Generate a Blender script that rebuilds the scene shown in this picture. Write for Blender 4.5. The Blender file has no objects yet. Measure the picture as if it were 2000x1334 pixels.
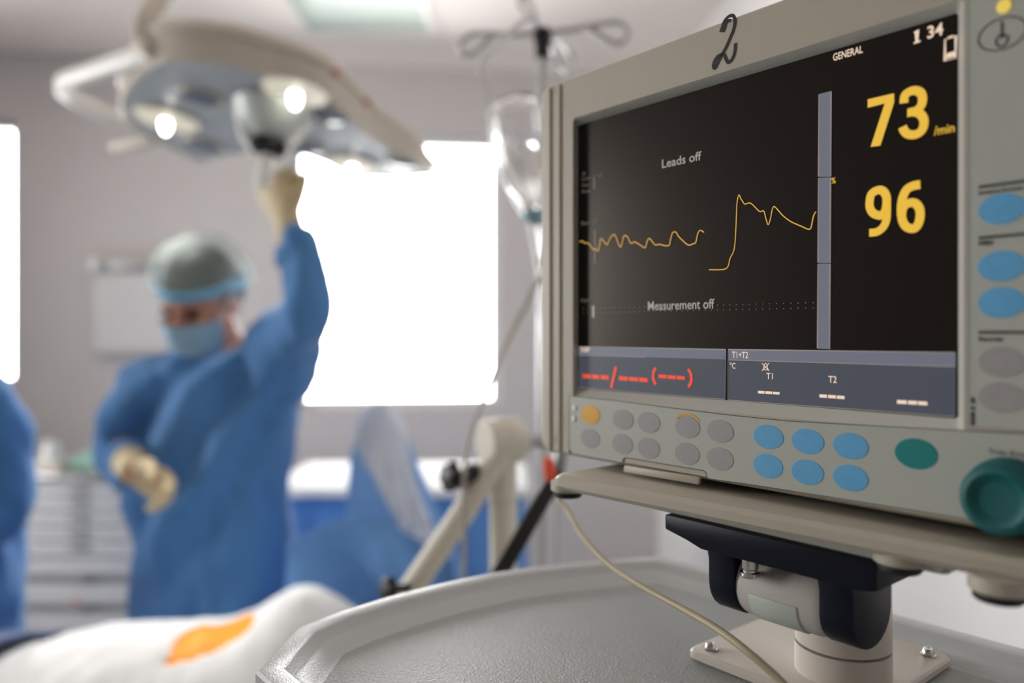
import bpy, bmesh, math, random
from mathutils import Vector, Matrix, noise
random.seed(4)
sc = bpy.context.scene
COL = sc.collection
PI = math.pi
V = Vector
# ------------------------------------------------------------------ camera, world, light, exposure
F = 1497.0                      # focal length in pixels of the 2000-wide frame
CX, HY = 1000.0, 650.0          # principal column, horizon row
EYE = 1.45                      # camera height
cd = bpy.data.cameras.new('camera'); cam = bpy.data.objects.new('camera', cd); COL.objects.link(cam)
cam.location = (0, 0, EYE); cam.rotation_euler = (PI/2, 0, 0)
cd.sensor_width = 36.0; cd.lens = F/2000*36.0; cd.shift_y = -(667-HY)/2000.0
cd.clip_start = 0.02
cd.dof.use_dof = True; cd.dof.focus_distance = 0.43; cd.dof.aperture_fstop = 2.8; cd.dof.aperture_blades = 0
sc.camera = cam
sc.view_settings.view_transform = 'Standard'; sc.view_settings.look = 'None'
sc.view_settings.gamma = 1.0; sc.view_settings.use_curve_mapping = False
sc.view_settings.exposure = 0.0
sc.cycles.caustics_reflective = False; sc.cycles.caustics_refractive = False
sc.cycles.sample_clamp_indirect = 6.0; sc.cycles.max_bounces = 14; sc.cycles.transparent_max_bounces = 16
sc.cycles.use_denoising = True
SKY = 16.5
w = bpy.data.worlds.new('overcast_sky'); sc.world = w; w.use_nodes = True
w.node_tree.nodes['Background'].inputs[0].default_value = (1.0, 0.99, 0.975, 1)
w.node_tree.nodes['Background'].inputs[1].default_value = SKY

# ------------------------------------------------------------------ projection helpers (photo pixel -> point on a known plane)
def ray(px, py): return V(((px-CX)/F, 1.0, (HY-py)/F))
def at(px, py, Y): return V((0, 0, EYE)) + ray(px, py)*Y
def on_plane(px, py, p0, n):
    d = ray(px, py); o = V((0, 0, EYE))
    return o + d*((V(p0)-o).dot(V(n))/d.dot(V(n)))
def on_z(px, py, z): return on_plane(px, py, (0, 0, z), (0, 0, 1))

# ------------------------------------------------------------------ materials
def srgb(r, g, b):
    f = lambda c: (c/255/12.92) if c/255 <= 0.04045 else ((c/255+0.055)/1.055)**2.4
    return (f(r), f(g), f(b), 1)
MATS = {}
def mat(name, col, rough=0.5, metal=0.0, spec=0.5, bump=0.0, bscale=200.0, vary=0.0, vscale=6.0, trans=0.0, ior=1.45,
        emit=None, estr=0.0, sheen=0.0, sss=0.0, coat=0.0, alpha=1.0, distort=0.0):
    if name in MATS: return MATS[name]
    m = bpy.data.materials.new(name); m.use_nodes = True; nt = m.node_tree; b = nt.nodes['Principled BSDF']
    I = b.inputs
    I['Base Color'].default_value = col; I['Roughness'].default_value = rough; I['Metallic'].default_value = metal
    I['Specular IOR Level'].default_value = spec; I['IOR'].default_value = ior
    I['Transmission Weight'].default_value = trans; I['Sheen Weight'].default_value = sheen
    I['Coat Weight'].default_value = coat; I['Alpha'].default_value = alpha
    if sss: I['Subsurface Weight'].default_value = sss; I['Subsurface Radius'].default_value = (0.02, 0.01, 0.006)
    if emit: I['Emission Color'].default_value = emit; I['Emission Strength'].default_value = estr
    tc = nt.nodes.new('ShaderNodeTexCoord')
    if vary:
        n = nt.nodes.new('ShaderNodeTexNoise'); n.inputs['Scale'].default_value = vscale; n.inputs['Detail'].default_value = 4
        nt.links.new(tc.outputs['Object'], n.inputs['Vector'])
        r = nt.nodes.new('ShaderNodeMapRange'); r.inputs['From Min'].default_value = 0.3; r.inputs['From Max'].default_value = 0.7
        r.inputs['To Min'].default_value = 1-vary; r.inputs['To Max'].default_value = 1+vary
        nt.links.new(n.outputs['Fac'], r.inputs['Value'])
        mx = nt.nodes.new('ShaderNodeVectorMath'); mx.operation = 'SCALE'; mx.inputs[0].default_value = col[:3]
        nt.links.new(r.outputs['Result'], mx.inputs['Scale']); nt.links.new(mx.outputs['Vector'], I['Base Color'])
    if bump:
        n = nt.nodes.new('ShaderNodeTexNoise'); n.inputs['Scale'].default_value = bscale; n.inputs['Detail'].default_value = 3
        n.inputs['Distortion'].default_value = distort
        nt.links.new(tc.outputs['Object'], n.inputs['Vector'])
        bp = nt.nodes.new('ShaderNodeBump'); bp.inputs['Strength'].default_value = bump; bp.inputs['Distance'].default_value = 0.002
        nt.links.new(n.outputs['Fac'], bp.inputs['Height']); nt.links.new(bp.outputs['Normal'], I['Normal'])
    MATS[name] = m
    return m
def pane_mat(name, tint=(1, 1, 1, 1), refl=0.06, see=1.0):
    m = bpy.data.materials.new(name); m.use_nodes = True; nt = m.node_tree; nt.nodes.clear()
    o = nt.nodes.new('ShaderNodeOutputMaterial'); t = nt.nodes.new('ShaderNodeBsdfTransparent'); g = nt.nodes.new('ShaderNodeBsdfGlossy')
    t.inputs[0].default_value = tint; g.inputs['Roughness'].default_value = 0.02
    fr = nt.nodes.new('ShaderNodeFresnel'); fr.inputs['IOR'].default_value = 1.45
    mx = nt.nodes.new('ShaderNodeMixShader'); nt.links.new(fr.outputs[0], mx.inputs[0])
    nt.links.new(t.outputs[0], mx.inputs[1]); nt.links.new(g.outputs[0], mx.inputs[2]); nt.links.new(mx.outputs[0], o.inputs[0])
    return m
def emis(name, col, s):
    if name in MATS: return MATS[name]
    m = bpy.data.materials.new(name); m.use_nodes = True; b = m.node_tree.nodes['Principled BSDF']
    b.inputs['Base Color'].default_value = (0.01, 0.01, 0.01, 1); b.inputs['Roughness'].default_value = 0.4
    b.inputs['Specular IOR Level'].default_value = 0.2
    b.inputs['Emission Color'].default_value = col; b.inputs['Emission Strength'].default_value = s
    MATS[name] = m
    return m

# ------------------------------------------------------------------ geometry collector
def catmull(pts, n=6, closed=False):
    P = [V(p) for p in pts]; out = []; N = len(P)
    if N < 3: return P
    rng = range(N if closed else N-1)
    for i in rng:
        p1, p2 = P[i], P[(i+1) % N]
        p0 = P[i-1] if (i > 0 or closed) else p1*2-p2
        p3 = P[(i+2) % N] if (i+2 < N or closed) else p2*2-p1
        for k in range(n):
            t = k/n
            out.append(0.5*((2*p1)+(p2-p0)*t+(2*p0-5*p1+4*p2-p3)*t*t+(3*p1-p0-3*p2+p3)*t**3))
    if not closed: out.append(P[-1])
    return out
class G:
    def __init__(s): s.v = []; s.f = []
    def add(s, vs, fs):
        k = len(s.v); s.v += [V(p) for p in vs]; s.f += [[k+i for i in f] for f in fs]; return s
    def box(s, lo, hi, M=None):
        x0, y0, z0 = lo; x1, y1, z1 = hi
        vs = [V(p) for p in ((x0,y0,z0),(x1,y0,z0),(x1,y1,z0),(x0,y1,z0),(x0,y0,z1),(x1,y0,z1),(x1,y1,z1),(x0,y1,z1))]
        if M: vs = [M @ p for p in vs]
        return s.add(vs, [(0,3,2,1),(4,5,6,7),(0,1,5,4),(1,2,6,5),(2,3,7,6),(3,0,4,7)])
    def rings(s, R, cap0=True, cap1=True, closed=True):
        n = len(R[0]); vs = [p for r in R for p in r]; fs = []
        for i in range(len(R)-1):
            for j in range(n if closed else n-1):
                a = i*n+j; b = i*n+(j+1) % n
                fs.append((a, b, b+n, a+n))
        if cap0: fs.append(tuple(reversed(range(n))))
        if cap1: fs.append(tuple((len(R)-1)*n+j for j in range(n)))
        return s.add(vs, fs)
    def tube(s, path, rad, n=12, round_ends=False, flat=1.0, up=None):
        P = [V(p) for p in path]; m = len(P)
        rd = [rad]*m if not isinstance(rad, (list, tuple)) else list(rad)
        if len(rd) != m:
            q = []
            for i in range(m):
                t = i/(m-1)*(len(rd)-1); k = min(int(t), len(rd)-2); q.append(rd[k]+(rd[k+1]-rd[k])*(t-k))
            rd = q
        if round_ends:
            t0 = (P[0]-P[1]).normalized(); t1 = (P[-1]-P[-2]).normalized()
            A = []; B = []
            for k in (3, 2, 1):
                a = k*PI/6.3; A.append((P[0]+t0*rd[0]*math.sin(a), rd[0]*math.cos(a)))
                B.insert(0, (P[-1]+t1*rd[-1]*math.sin(a), rd[-1]*math.cos(a)))
            P = [a[0] for a in A]+P+[b[0] for b in B]; rd = [a[1] for a in A]+rd+[b[1] for b in B]; m = len(P)
        T = []
        for i in range(m):
            a = P[max(i-1, 0)]; b = P[min(i+1, m-1)]; T.append((b-a).normalized())
        u = V(up) if up else (V((0,0,1)) if abs(T[0].z) < 0.9 else V((1,0,0)))
        u = (u-T[0]*u.dot(T[0])).normalized(); R = []
        for i in range(m):
            u = (u-T[i]*u.dot(T[i])); u = u.normalized() if u.length > 1e-6 else T[i].orthogonal().normalized()
            b = T[i].cross(u)
            R.append([P[i]+(u*math.cos(2*PI*k/n)*flat+b*math.sin(2*PI*k/n))*rd[i] for k in range(n)])
        return s.rings(R)
    def lathe(s, c, axis, prof, n=32, ref=None):
        """prof: (distance along axis, radius)"""
        a = V(axis).normalized(); u = a.orthogonal().normalized() if ref is None else V(ref).normalized(); b = a.cross(u); c = V(c)
        return s.rings([[c+a*h+(u*math.cos(2*PI*k/n)+b*math.sin(2*PI*k/n))*r for k in range(n)] for h, r in prof])
    def ell(s, c, r, M=None, nu=24, nv=14):
        R = []
        for j in range(1, nv):
            ph = PI*j/nv-PI/2
            R.append([V((r[0]*math.cos(ph)*math.cos(2*PI*k/nu), r[1]*math.cos(ph)*math.sin(2*PI*k/nu), r[2]*math.sin(ph))) for k in range(nu)])
        if M: R = [[M @ p for p in q] for q in R]
        return s.rings([[V(c)+p for p in q] for q in R])
    def prism(s, poly, off):
        """poly: list of points, extruded by vector off"""
        n = len(poly); P = [V(p) for p in poly]; Q = [p+V(off) for p in P]
        return s.add(P+Q, [tuple(reversed(range(n))), tuple(range(n, 2*n))]+[(i, (i+1) % n, n+(i+1) % n, n+i) for i in range(n)])
    def grid(s, fn, nu, nv):
        vs = [fn(i/(nu-1), j/(nv-1)) for j in range(nv) for i in range(nu)]
        return s.add(vs, [(j*nu+i, j*nu+i+1, (j+1)*nu+i+1, (j+1)*nu+i) for j in range(nv-1) for i in range(nu-1)])
    def stroke(s, pts, wd, n, closed=False):
        """flat ribbon of width wd along pts, in the plane with normal n"""
        P = [V(p) for p in pts]; m = len(P); L = []; Rr = []; n = V(n)
        for i in range(m):
            a = P[i-1] if (i > 0 or closed) else P[i]; b = P[(i+1) % m] if (i < m-1 or closed) else P[i]
            t = (b-a).normalized(); q = n.cross(t).normalized()
            k = 1.0
            if 0 < i < m-1 or closed:
                c = (P[i]-a).normalized().dot(t); k = 1/max(c, 0.5)
            ww = wd[i] if isinstance(wd, (list, tuple)) else wd
            L.append(P[i]+q*ww/2*k); Rr.append(P[i]-q*ww/2*k)
        fs = [(i, m+i, m+(i+1) % m, (i+1) % m) for i in range(m if closed else m-1)]
        return s.add(L+Rr, fs)
WM = {}      # world matrices of parents
def finish(bm, smooth, bevel, seg):
    bmesh.ops.recalc_face_normals(bm, faces=bm.faces)
    if bevel:
        es = [e for e in bm.edges if len(e.link_faces) == 2 and e.calc_face_angle(0) > 0.6]
        bmesh.ops.bevel(bm, geom=es, offset=bevel, segments=seg, affect='EDGES', profile=0.5, clamp_overlap=True)
        bmesh.ops.recalc_face_normals(bm, faces=bm.faces)
    for f in bm.faces: f.smooth = smooth
    if smooth:
        for e in bm.edges:
            if len(e.link_faces) == 2 and e.calc_face_angle(0) > 0.65: e.smooth = False
def mk(name, g, m, parent=None, smooth=True, bevel=0, seg=2, local=False, label=None, double=False, recenter=True):
    me = bpy.data.meshes.new(name)
    if isinstance(g, bpy.types.Mesh): me = g; me.name = name
    else:
        bm = bmesh.new(); vs = [bm.verts.new(p) for p in g.v]
        for f in g.f:
            try: bm.faces.new([vs[i] for i in f])
            except ValueError: pass
        if not double: finish(bm, smooth, bevel, seg)
        else:
            for f in bm.faces: f.smooth = smooth
        bm.to_mesh(me); bm.free()
    o = bpy.data.objects.new(name, me); COL.objects.link(o)
    if parent is not None:
        if not local and parent in WM: me.transform(WM[parent].inverted())
        o.parent = parent; WM[o] = WM.get(parent, Matrix())
    elif recenter and len(me.vertices):
        xs = [v.co for v in me.vertices]
        c = V((sum(p.x for p in xs)/len(xs), sum(p.y for p in xs)/len(xs), min(p.z for p in xs)))
        me.transform(Matrix.Translation(-c)); o.location = c; WM[o] = Matrix.Translation(c)
    me.materials.clear(); me.materials.append(m)
    if label: o['label'] = label
    return o
def tag(o, label, cat, group=None):
    o['label'] = label; o['category'] = cat
    if group: o['group'] = group
    return o
def struct(o): o['kind'] = 'structure'; return o
def thing(name, label, cat, loc=(0, 0, 0), rotz=0.0, group=None):
    o = bpy.data.objects.new(name, None); COL.objects.link(o); o.empty_display_size = 0.05
    o.location = loc; o.rotation_euler = (0, 0, rotz)
    WM[o] = Matrix.Translation(V(loc)) @ Matrix.Rotation(rotz, 4, 'Z')
    return tag(o, label, cat, group)
def remesh(g, vox, smooth_it=6, disp=None):
    """weld overlapping closed shapes into ONE continuous surface"""
    me = bpy.data.meshes.new('tmp'); me.from_pydata([tuple(p) for p in g.v], [], [tuple(f) for f in g.f])
    bm = bmesh.new(); bm.from_mesh(me); bmesh.ops.recalc_face_normals(bm, faces=bm.faces); bm.to_mesh(me); bm.free()
    o = bpy.data.objects.new('tmp', me); COL.objects.link(o)
    r = o.modifiers.new('r', 'REMESH'); r.mode = 'VOXEL'; r.voxel_size = vox
    if smooth_it:
        q = o.modifiers.new('s', 'SMOOTH'); q.factor = 0.5; q.iterations = smooth_it
    dg = bpy.context.evaluated_depsgraph_get(); out = bpy.data.meshes.new_from_object(o.evaluated_get(dg))
    bpy.data.objects.remove(o); bpy.data.meshes.remove(me)
    if disp:
        nn = [v.normal.copy() for v in out.vertices]
        for v, n in zip(out.vertices, nn): v.co += n*disp(v.co, n)
    for p in out.polygons: p.use_smooth = True
    return out

# ------------------------------------------------------------------ materials of the place
M_wall = mat('wall_paint_lilac_grey', srgb(206, 201, 199), 0.6, bump=0.05, bscale=300, vary=0.015)
M_wall2 = mat('wall_paint_pale', srgb(244, 242, 241), 0.6, bump=0.05, bscale=300, vary=0.01)
M_wall3 = mat('wall_paint_taupe', srgb(168, 162, 158), 0.6, bump=0.05, bscale=300, vary=0.015)
M_ceil = mat('ceiling_paint_white', srgb(252, 244, 238), 0.7, bump=0.04, bscale=200, vary=0.01)
M_floor = mat('floor_vinyl_grey', srgb(206, 206, 204), 0.35, vary=0.05, vscale=12)
M_white = mat('white_lacquer', srgb(232, 231, 228), 0.35)
M_pane = pane_mat('window_glass')
M_bez = mat('monitor_plastic_beige', srgb(182, 175, 160), 0.45, bump=0.12, bscale=2200, vary=0.012, vscale=30)
M_reveal = mat('bezel_reveal_blue_grey', srgb(190, 191, 183), 0.42)
M_panel = mat('control_panel_membrane', srgb(179, 184, 175), 0.42, bump=0.03, bscale=1500)
M_bgrey = mat('button_grey', srgb(160, 158, 158), 0.5, vary=0.03, vscale=300)
M_bblue = mat('button_blue', srgb(98, 172, 220), 0.45, vary=0.03, vscale=300)
M_byel = mat('button_amber', srgb(226, 166, 22), 0.4)
M_teal = mat('button_teal', srgb(14, 130, 130), 0.45)
M_knob = mat('knob_teal_rubber', srgb(8, 92, 94), 0.55)
M_ink = mat('printed_dark_ink', srgb(62, 62, 60), 0.6)
M_marker = mat('marker_ink_black', srgb(22, 22, 24), 0.5, vary=0.5, vscale=900)
M_rub = mat('black_rubber', srgb(24, 25, 27), 0.55)
M_navy = mat('bracket_navy_metal', srgb(11, 16, 32), 0.42, bump=0.05, bscale=1500, spec=0.25)
M_stand = mat('stand_powder_coat_white', srgb(222, 213, 203), 0.35, bump=0.08, bscale=700)
M_drum = mat('drum_plastic_grey_white', srgb(196, 190, 184), 0.5, bump=0.06, bscale=1500)
M_mint = mat('drum_cover_mint', srgb(196, 206, 196), 0.45)
M_steel = mat('polished_steel', srgb(200, 200, 198), 0.18, metal=1.0)
M_brush = mat('brushed_steel', srgb(190, 190, 192), 0.35, metal=1.0)
M_tray = mat('tray_grey_moulded_plastic', srgb(172, 176, 176), 0.42, bump=0.5, bscale=650, vary=0.02, vscale=40, distort=0.4)
M_rim = mat('tray_rim_grey_plastic', srgb(200, 204, 206), 0.28, bump=0.18, bscale=900)
M_cable = mat('cable_beige', srgb(178, 166, 138), 0.45)
M_cable2 = mat('cable_grey', srgb(186, 180, 170), 0.4)
M_arm = mat('support_arm_cream', srgb(226, 222, 208), 0.4)
M_black = mat('black_plastic', srgb(16, 16, 18), 0.4)
M_orange = mat('orange_plastic', srgb(236, 84, 52), 0.45)
M_gown = mat('gown_blue_nonwoven', srgb(82, 134, 192), 0.8, sheen=0.25, bump=0.15, bscale=240, vary=0.04, vscale=8, spec=0.2)
M_drape = mat('drape_blue_nonwoven', srgb(110, 160, 220), 0.8, sheen=0.25, bump=0.12, bscale=200, vary=0.04, vscale=8, spec=0.2)
M_navycloth = mat('navy_cloth', srgb(58, 76, 116), 0.85, sheen=0.2, vary=0.08)
M_glove = mat('latex_glove_cream', srgb(206, 188, 150), 0.5, sss=0.1, vary=0.04, vscale=20)
M_skin = mat('skin', srgb(206, 148, 122), 0.5, sss=0.15, vary=0.04, vscale=30)
M_iod = mat('iodine_painted_skin', srgb(250, 152, 6), 0.5, vary=0.25, vscale=16)
M_mask = mat('mask_pale_blue', srgb(158, 192, 212), 0.75, vary=0.03)
M_hair = mat('hair_dark_brown', srgb(40, 34, 30), 0.6)
M_cap = mat('bouffant_cap_nonwoven', srgb(206, 226, 222), 0.7, bump=0.4, bscale=60, alpha=0.27)
M_band = mat('cap_band_blue', srgb(110, 174, 210), 0.7)
M_wdrape = mat('white_drape', srgb(226, 228, 230), 0.75, bump=0.12, bscale=120, vary=0.015)
M_lamp = mat('lamp_housing_cream', srgb(196, 188, 176), 0.4)
M_lampu = mat('lamp_underside_grey', srgb(168, 176, 182), 0.28)
M_lens = mat('lamp_dark_lens', srgb(96, 108, 126), 0.15)
M_cup = mat('lamp_cup_frosted', srgb(214, 222, 218), 0.3, trans=0.25)
M_steelcab = mat('cabinet_steel_grey', srgb(206, 205, 205), 0.42, metal=0.1)
M_gap = mat('cabinet_recess_dark', srgb(150, 149, 148), 0.5)
M_green = mat('green_cloth', srgb(150, 186, 170), 0.85, vary=0.1)
M_beigetray = mat('beige_tray', srgb(222, 206, 186), 0.45)
M_glass = mat('bottle_glass', (1, 1, 1, 1), 0.02, trans=1.0, ior=1.46)
M_water = mat('saline', (1, 1, 1, 1), 0.0, trans=1.0, ior=1.33)
M_tube = mat('clear_tubing', srgb(236, 238, 238), 0.15, trans=0.7, ior=1.3)
M_stop = mat('stopper_teal', srgb(120, 170, 178), 0.5)
M_diff = mat('light_diffuser_frosted', srgb(164, 184, 172), 0.3)
M_view = mat('viewer_acrylic', srgb(216, 214, 214), 0.3)

# ------------------------------------------------------------------ the room
A = math.atan(0.11); ex = V((math.cos(A), math.sin(A), 0)); ey = V((-math.sin(A), math.cos(A), 0))
C0 = V((0.80, 4.206, 0))        # far right corner of the room
H = 2.86
RL, RD = 4.75, 6.4              # room length along the window wall, depth towards the camera
MR = Matrix(((ex.x, ey.x, 0, C0.x), (ex.y, ey.y, 0, C0.y), (0, 0, 1, 0), (0, 0, 0, 1)))   # room frame: x<=0 left, y<=0 towards camera
def wl(px, py):                 # photo pixel -> (x, z) on the window wall
    p = MR.inverted() @ on_plane(px, py, C0, ey); return p.x, p.z
def wall(name, a, b, z0, z1, holes, m, th=0.14, frame='back'):
    """wall slab between a and b along its own axis with rectangular holes (s0, s1, z0, z1)"""
    g = G(); hs = sorted(holes); s = a
    def bx(s0, s1, q0, q1):
        if s1-s0 < 1e-4 or q1-q0 < 1e-4: return
        if frame == 'back': g.box((s0, 0, q0), (s1, th, q1), MR)
        elif frame == 'left': g.box((-RL-th, s0, q0), (-RL, s1, q1), MR)
        elif frame == 'right': g.box((0, s0, q0), (th, s1, q1), MR)
        else: g.box((s0, -RD-th, q0), (s1, -RD, q1), MR)
    for (h0, h1, q0, q1) in hs:
        bx(s, h0, z0, z1); bx(h0, h1, z0, q0); bx(h0, h1, q1, z1); s = h1
    bx(s, b, z0, z1)
    return struct(mk(name, g, m, smooth=False))
wx0, wz1 = wl(566, 262); wx1, wz0 = wl(979, 797); _, wz1 = wl(846, 262)
vx1, vz1 = wl(28, 228); _, vz0 = wl(20, 757); vx0 = vx1-1.05
HB = [(vx0, vx1, vz0, vz1), (wx0, wx1, wz0, wz1)]
HL = [(-2.6, -1.3, 1.0, 2.45)]  # window out of view, added to give fill light from the left
HF = []
wall('wall_back', -RL, 0, 0, H, HB, M_wall)
wall('wall_left', -RD, 0, 0, H, HL, M_wall, frame='left')
wall('wall_right', -RD, 0, 0, H, [], M_wall2, frame='right')
wall('wall_front', -RL, 0, 0, H, HF, M_wall3, frame='front')
struct(mk('floor', G().box((-RL, -RD, -0.1), (0, 0, 0), MR), M_floor, smooth=False))
struct(mk('ceiling', G().box((-RL-0.14, -RD-0.14, H), (0.14, 0.14, H+0.1), MR), M_ceil, smooth=False))
struct(mk('baseboard_back', G().box((-RL, -0.015, 0), (0, 0, 0.1), MR), M_white, smooth=False))
struct(mk('baseboard_right', G().box((-0.015, -RD, 0), (0, -0.015, 0.1), MR), M_white, smooth=False))
def window(idx, frame, s0, s1, z0, z1):
    def P(s, d, z):
        if frame == 'back': return MR @ V((s, d, z))
        if frame == 'left': return MR @ V((-RL-d, s, z))
        return MR @ V((s, -RD-d, z))
    def bx(g, a0, a1, d0, d1, q0, q1):
        pts = [P(a, d, q) for q in (q0, q1) for (a, d) in ((a0, d0), (a1, d0), (a1, d1), (a0, d1))]
        g.add(pts, [(0,3,2,1),(4,5,6,7),(0,1,5,4),(1,2,6,5),(2,3,7,6),(3,0,4,7)])
    g = G(); t = 0.045
    bx(g, s0, s0+t, 0.08, 0.13, z0, z1); bx(g, s1-t, s1, 0.08, 0.13, z0, z1)
    bx(g, s0+t, s1-t, 0.08, 0.13, z0, z0+t); bx(g, s0+t, s1-t, 0.08, 0.13, z1-t, z1)
    o = struct(mk('window_%d' % idx, g, M_white, smooth=False))
    q = G(); bx(q, s0+t, s1-t, 0.1, 0.106, z0+t, z1-t); mk('pane', q, M_pane, o, smooth=False)
    # portal: lets the renderer sample the sky through this opening
    L = bpy.data.lights.new('window_portal', 'AREA'); L.shape = 'RECTANGLE'; L.size = s1-s0; L.size_y = z1-z0; L.cycles.is_portal = True
    lo = bpy.data.objects.new('window_portal', L); COL.objects.link(lo)
    lo.location = P((s0+s1)/2, 0.14, (z0+z1)/2)
    inward = (P(0, -1, 0)-P(0, 0, 0)); lo.rotation_euler = inward.to_track_quat('-Z', 'Z').to_euler()
k = 1
for fr, hs in (('back', HB), ('left', HL), ('front', HF)):
    for h in hs: window(k, fr, *h); k += 1

# ceiling light panel
cl = thing('ceiling_light', 'square recessed ceiling light panel with pale green frosted diffuser', 'ceiling light', (-0.66, 3.27, H))
g = G()
for a in ((-0.30, -0.30, 0.30, -0.275), (-0.30, 0.275, 0.30, 0.30), (-0.30, -0.275, -0.275, 0.275), (0.275, -0.275, 0.30, 0.275)):
    g.box((a[0], a[1], -0.015), (a[2], a[3], -0.0005))
mk('frame', g, M_white, cl, smooth=False, local=True)
mk('diffuser', G().box((-0.275, -0.275, -0.008), (0.275, 0.275, -0.0015)), M_diff, cl, smooth=False, local=True)

# wall mounted film viewer
x0, z1 = wl(190, 507); x1, z0 = wl(395, 690)
fv = thing('film_viewer', 'pale wall mounted light box with metal top rail, left of the head in the cap', 'light box', MR @ V(((x0+x1)/2, -0.03, z0)), A)
mk('casing', G().box((x0, -0.06, z0), (x1, -0.001, z1-0.06), MR), M_wall, fv, bevel=0.006)
mk('screen_panel', G().box((x0+0.02, -0.064, z0+0.02), (x1-0.02, -0.0605, z1-0.07), MR), M_view, fv, smooth=False)
mk('top_rail', G().box((x0-0.005, -0.085, z1-0.06), (x1+0.005, -0.001, z1), MR), M_brush, fv, bevel=0.006)
g = G(); p = MR @ V((x0+0.035, -0.087, z1-0.03)); g.lathe(p, -ey, [(0, 0.028), (0.02, 0.028), (0.03, 0.02)], 20)
mk('rail_highlight', g, M_white, fv)  # white disc stands for the point highlight on the rail

# ------------------------------------------------------------------ patient monitor (local frame: x along the screen, y into the screen, z up)
PLp, PRp = at(1131, HY, 0.5417), at(1867, HY, 0.352)
MC = (PLp+PRp)/2; TH = math.atan2((PRp-PLp).y, (PRp-PLp).x); SW = (PRp-PLp).length
mon = thing('patient_monitor', 'beige patient monitor with black trace screen, handwritten 2 above it, on a white stand', 'monitor', MC, TH)
ML = WM[mon]; MLi = ML.inverted()
NB = V((-math.sin(TH), math.cos(TH), 0))          # into the screen
def L(px, py, b=0.0):                             # photo pixel -> monitor-local point on the plane y=b
    return MLi @ on_plane(px, py, MC+NB*b, NB)
BF = -0.007                                       # bezel front plane
uL, uR = -SW/2, SW/2; vT = L(1500, 138).z; vB = L(1500, 786).z
vT = (L(1131, 247).z+L(1868, 30).z)/2; vB = (L(1129, 757).z+L(1866, 815).z)/2
def rr(u0, u1, v0, v1, r, b, n=5):
    out = []
    for cx_, cz_, a0 in ((u1-r, v1-r, 0), (u0+r, v1-r, PI/2), (u0+r, v0+r, PI), (u1-r, v0+r, 1.5*PI)):
        for k in range(n+1):
            a = a0+PI/2*k/n; out.append(V((cx_+r*math.cos(a), b, cz_+r*math.sin(a))))
    return out
oL = L(1051, 500, BF).x; oT = L(1200, 114, BF).z; oR = uR+0.064; oB = L(1113, 893, BF).z
iT, iL = L(1500, 126, BF).z, L(1119, 500, BF).x
iT = vT+0.0042
sB = L(1113, 771, BF).z
def fr(d, b, r): return rr(oL+d, oR-d, oB+d, oT-d, r, b)
iR_ = uR+0.0058; iB_ = vB-0.0068
g = G(); R = [rr(iL, iR_, iB_, iT, 0.003, BF), rr(oL+0.010, oR-0.006, oB+0.003, oT-0.003, 0.006, BF), fr(0.0025, BF+0.0012, 0.008), fr(0.0006, BF+0.004, 0.009), fr(0, BF+0.010, 0.009),
              fr(0.0, 0.03, 0.010), fr(0.012, 0.045, 0.012), fr(0.03, 0.13, 0.02)]
g.rings(R, cap0=False); mk('housing', g, M_bez, mon, local=True)
g = G(); g.rings([rr(iL, iR_, iB_, iT, 0.003, BF), rr(uL-0.0012, uR+0.0012, vB-0.0006, vT+0.0008, 0.0015, -0.0006), rr(uL-0.0012, uR+0.0012, vB-0.0006, vT+0.0008, 0.0015, 0.0012)], cap0=False, cap1=False)
mk('bezel_reveal', g, M_reveal, mon, local=True)
for px in (1075, 1094):                           # raised ribs down the left edge
    u = L(px, 500, BF).x
    mk('rib', G().tube([(u, BF+0.0006, oB+0.004), (u, BF+0.0006, oT-0.006)], 0.0022, 10, True), M_bez, mon, local=True)
u = L(1060, 500, BF).x
# screen
M_scr = mat('lcd_glass', srgb(10, 8, 7), 0.27, spec=0.34, emit=(1.0, 0.86, 0.74, 1), estr=0.002)
M_scr.node_tree.nodes['Principled BSDF'].inputs['Specular Tint'].default_value = (1.0, 0.82, 0.68, 1)
scr = mk('screen', G().box((uL-0.0012, 0.0, vB-0.0006), (uR+0.0012, 0.003, vT+0.0008)), M_scr, mon, local=True, smooth=False)
WM[scr] = WM[mon]
E_yel = emis('glow_yellow', (1.0, 0.60, 0.065, 1), 0.80); E_white = emis('glow_cream', (1.0, 0.76, 0.58, 1), 0.85)
E_grey = emis('glow_grey', (1.0, 0.86, 0.76, 1), 0.34); E_dim = emis('glow_dim', (1.0, 0.80, 0.66, 1), 0.11)
E_red = emis('glow_red', (1.0, 0.085, 0.03, 1), 0.85); E_trace = emis('glow_amber_trace', (1.0, 0.56, 0.10, 1), 0.72)
E_bar = emis('glow_slate', (0.74, 0.79, 1.0, 1), 0.185); E_pan = emis('glow_slate_dark', (0.70, 0.77, 1.0, 1), 0.083)
E_line = emis('glow_line', (1.0, 0.86, 0.76, 1), 0.30); E_dot = emis('glow_dots', (1.0, 0.9, 0.8, 1), 0.22)
NS = V((0, -1, 0))
def S(px, py, lift=0.0003): p = L(px, py, 0.0); p.y = -lift; return p
def poly(name, pts, m, lift, parent=scr, fn=S, th=0.00012):
    P = [fn(x, y) if fn is not S else S(x, y, lift) for x, y in pts]
    return mk(name, G().prism(P, (0, th, 0)), m, parent, local=True, smooth=False)
FONT = bpy.data.fonts[0] if len(bpy.data.fonts) else None
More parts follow.
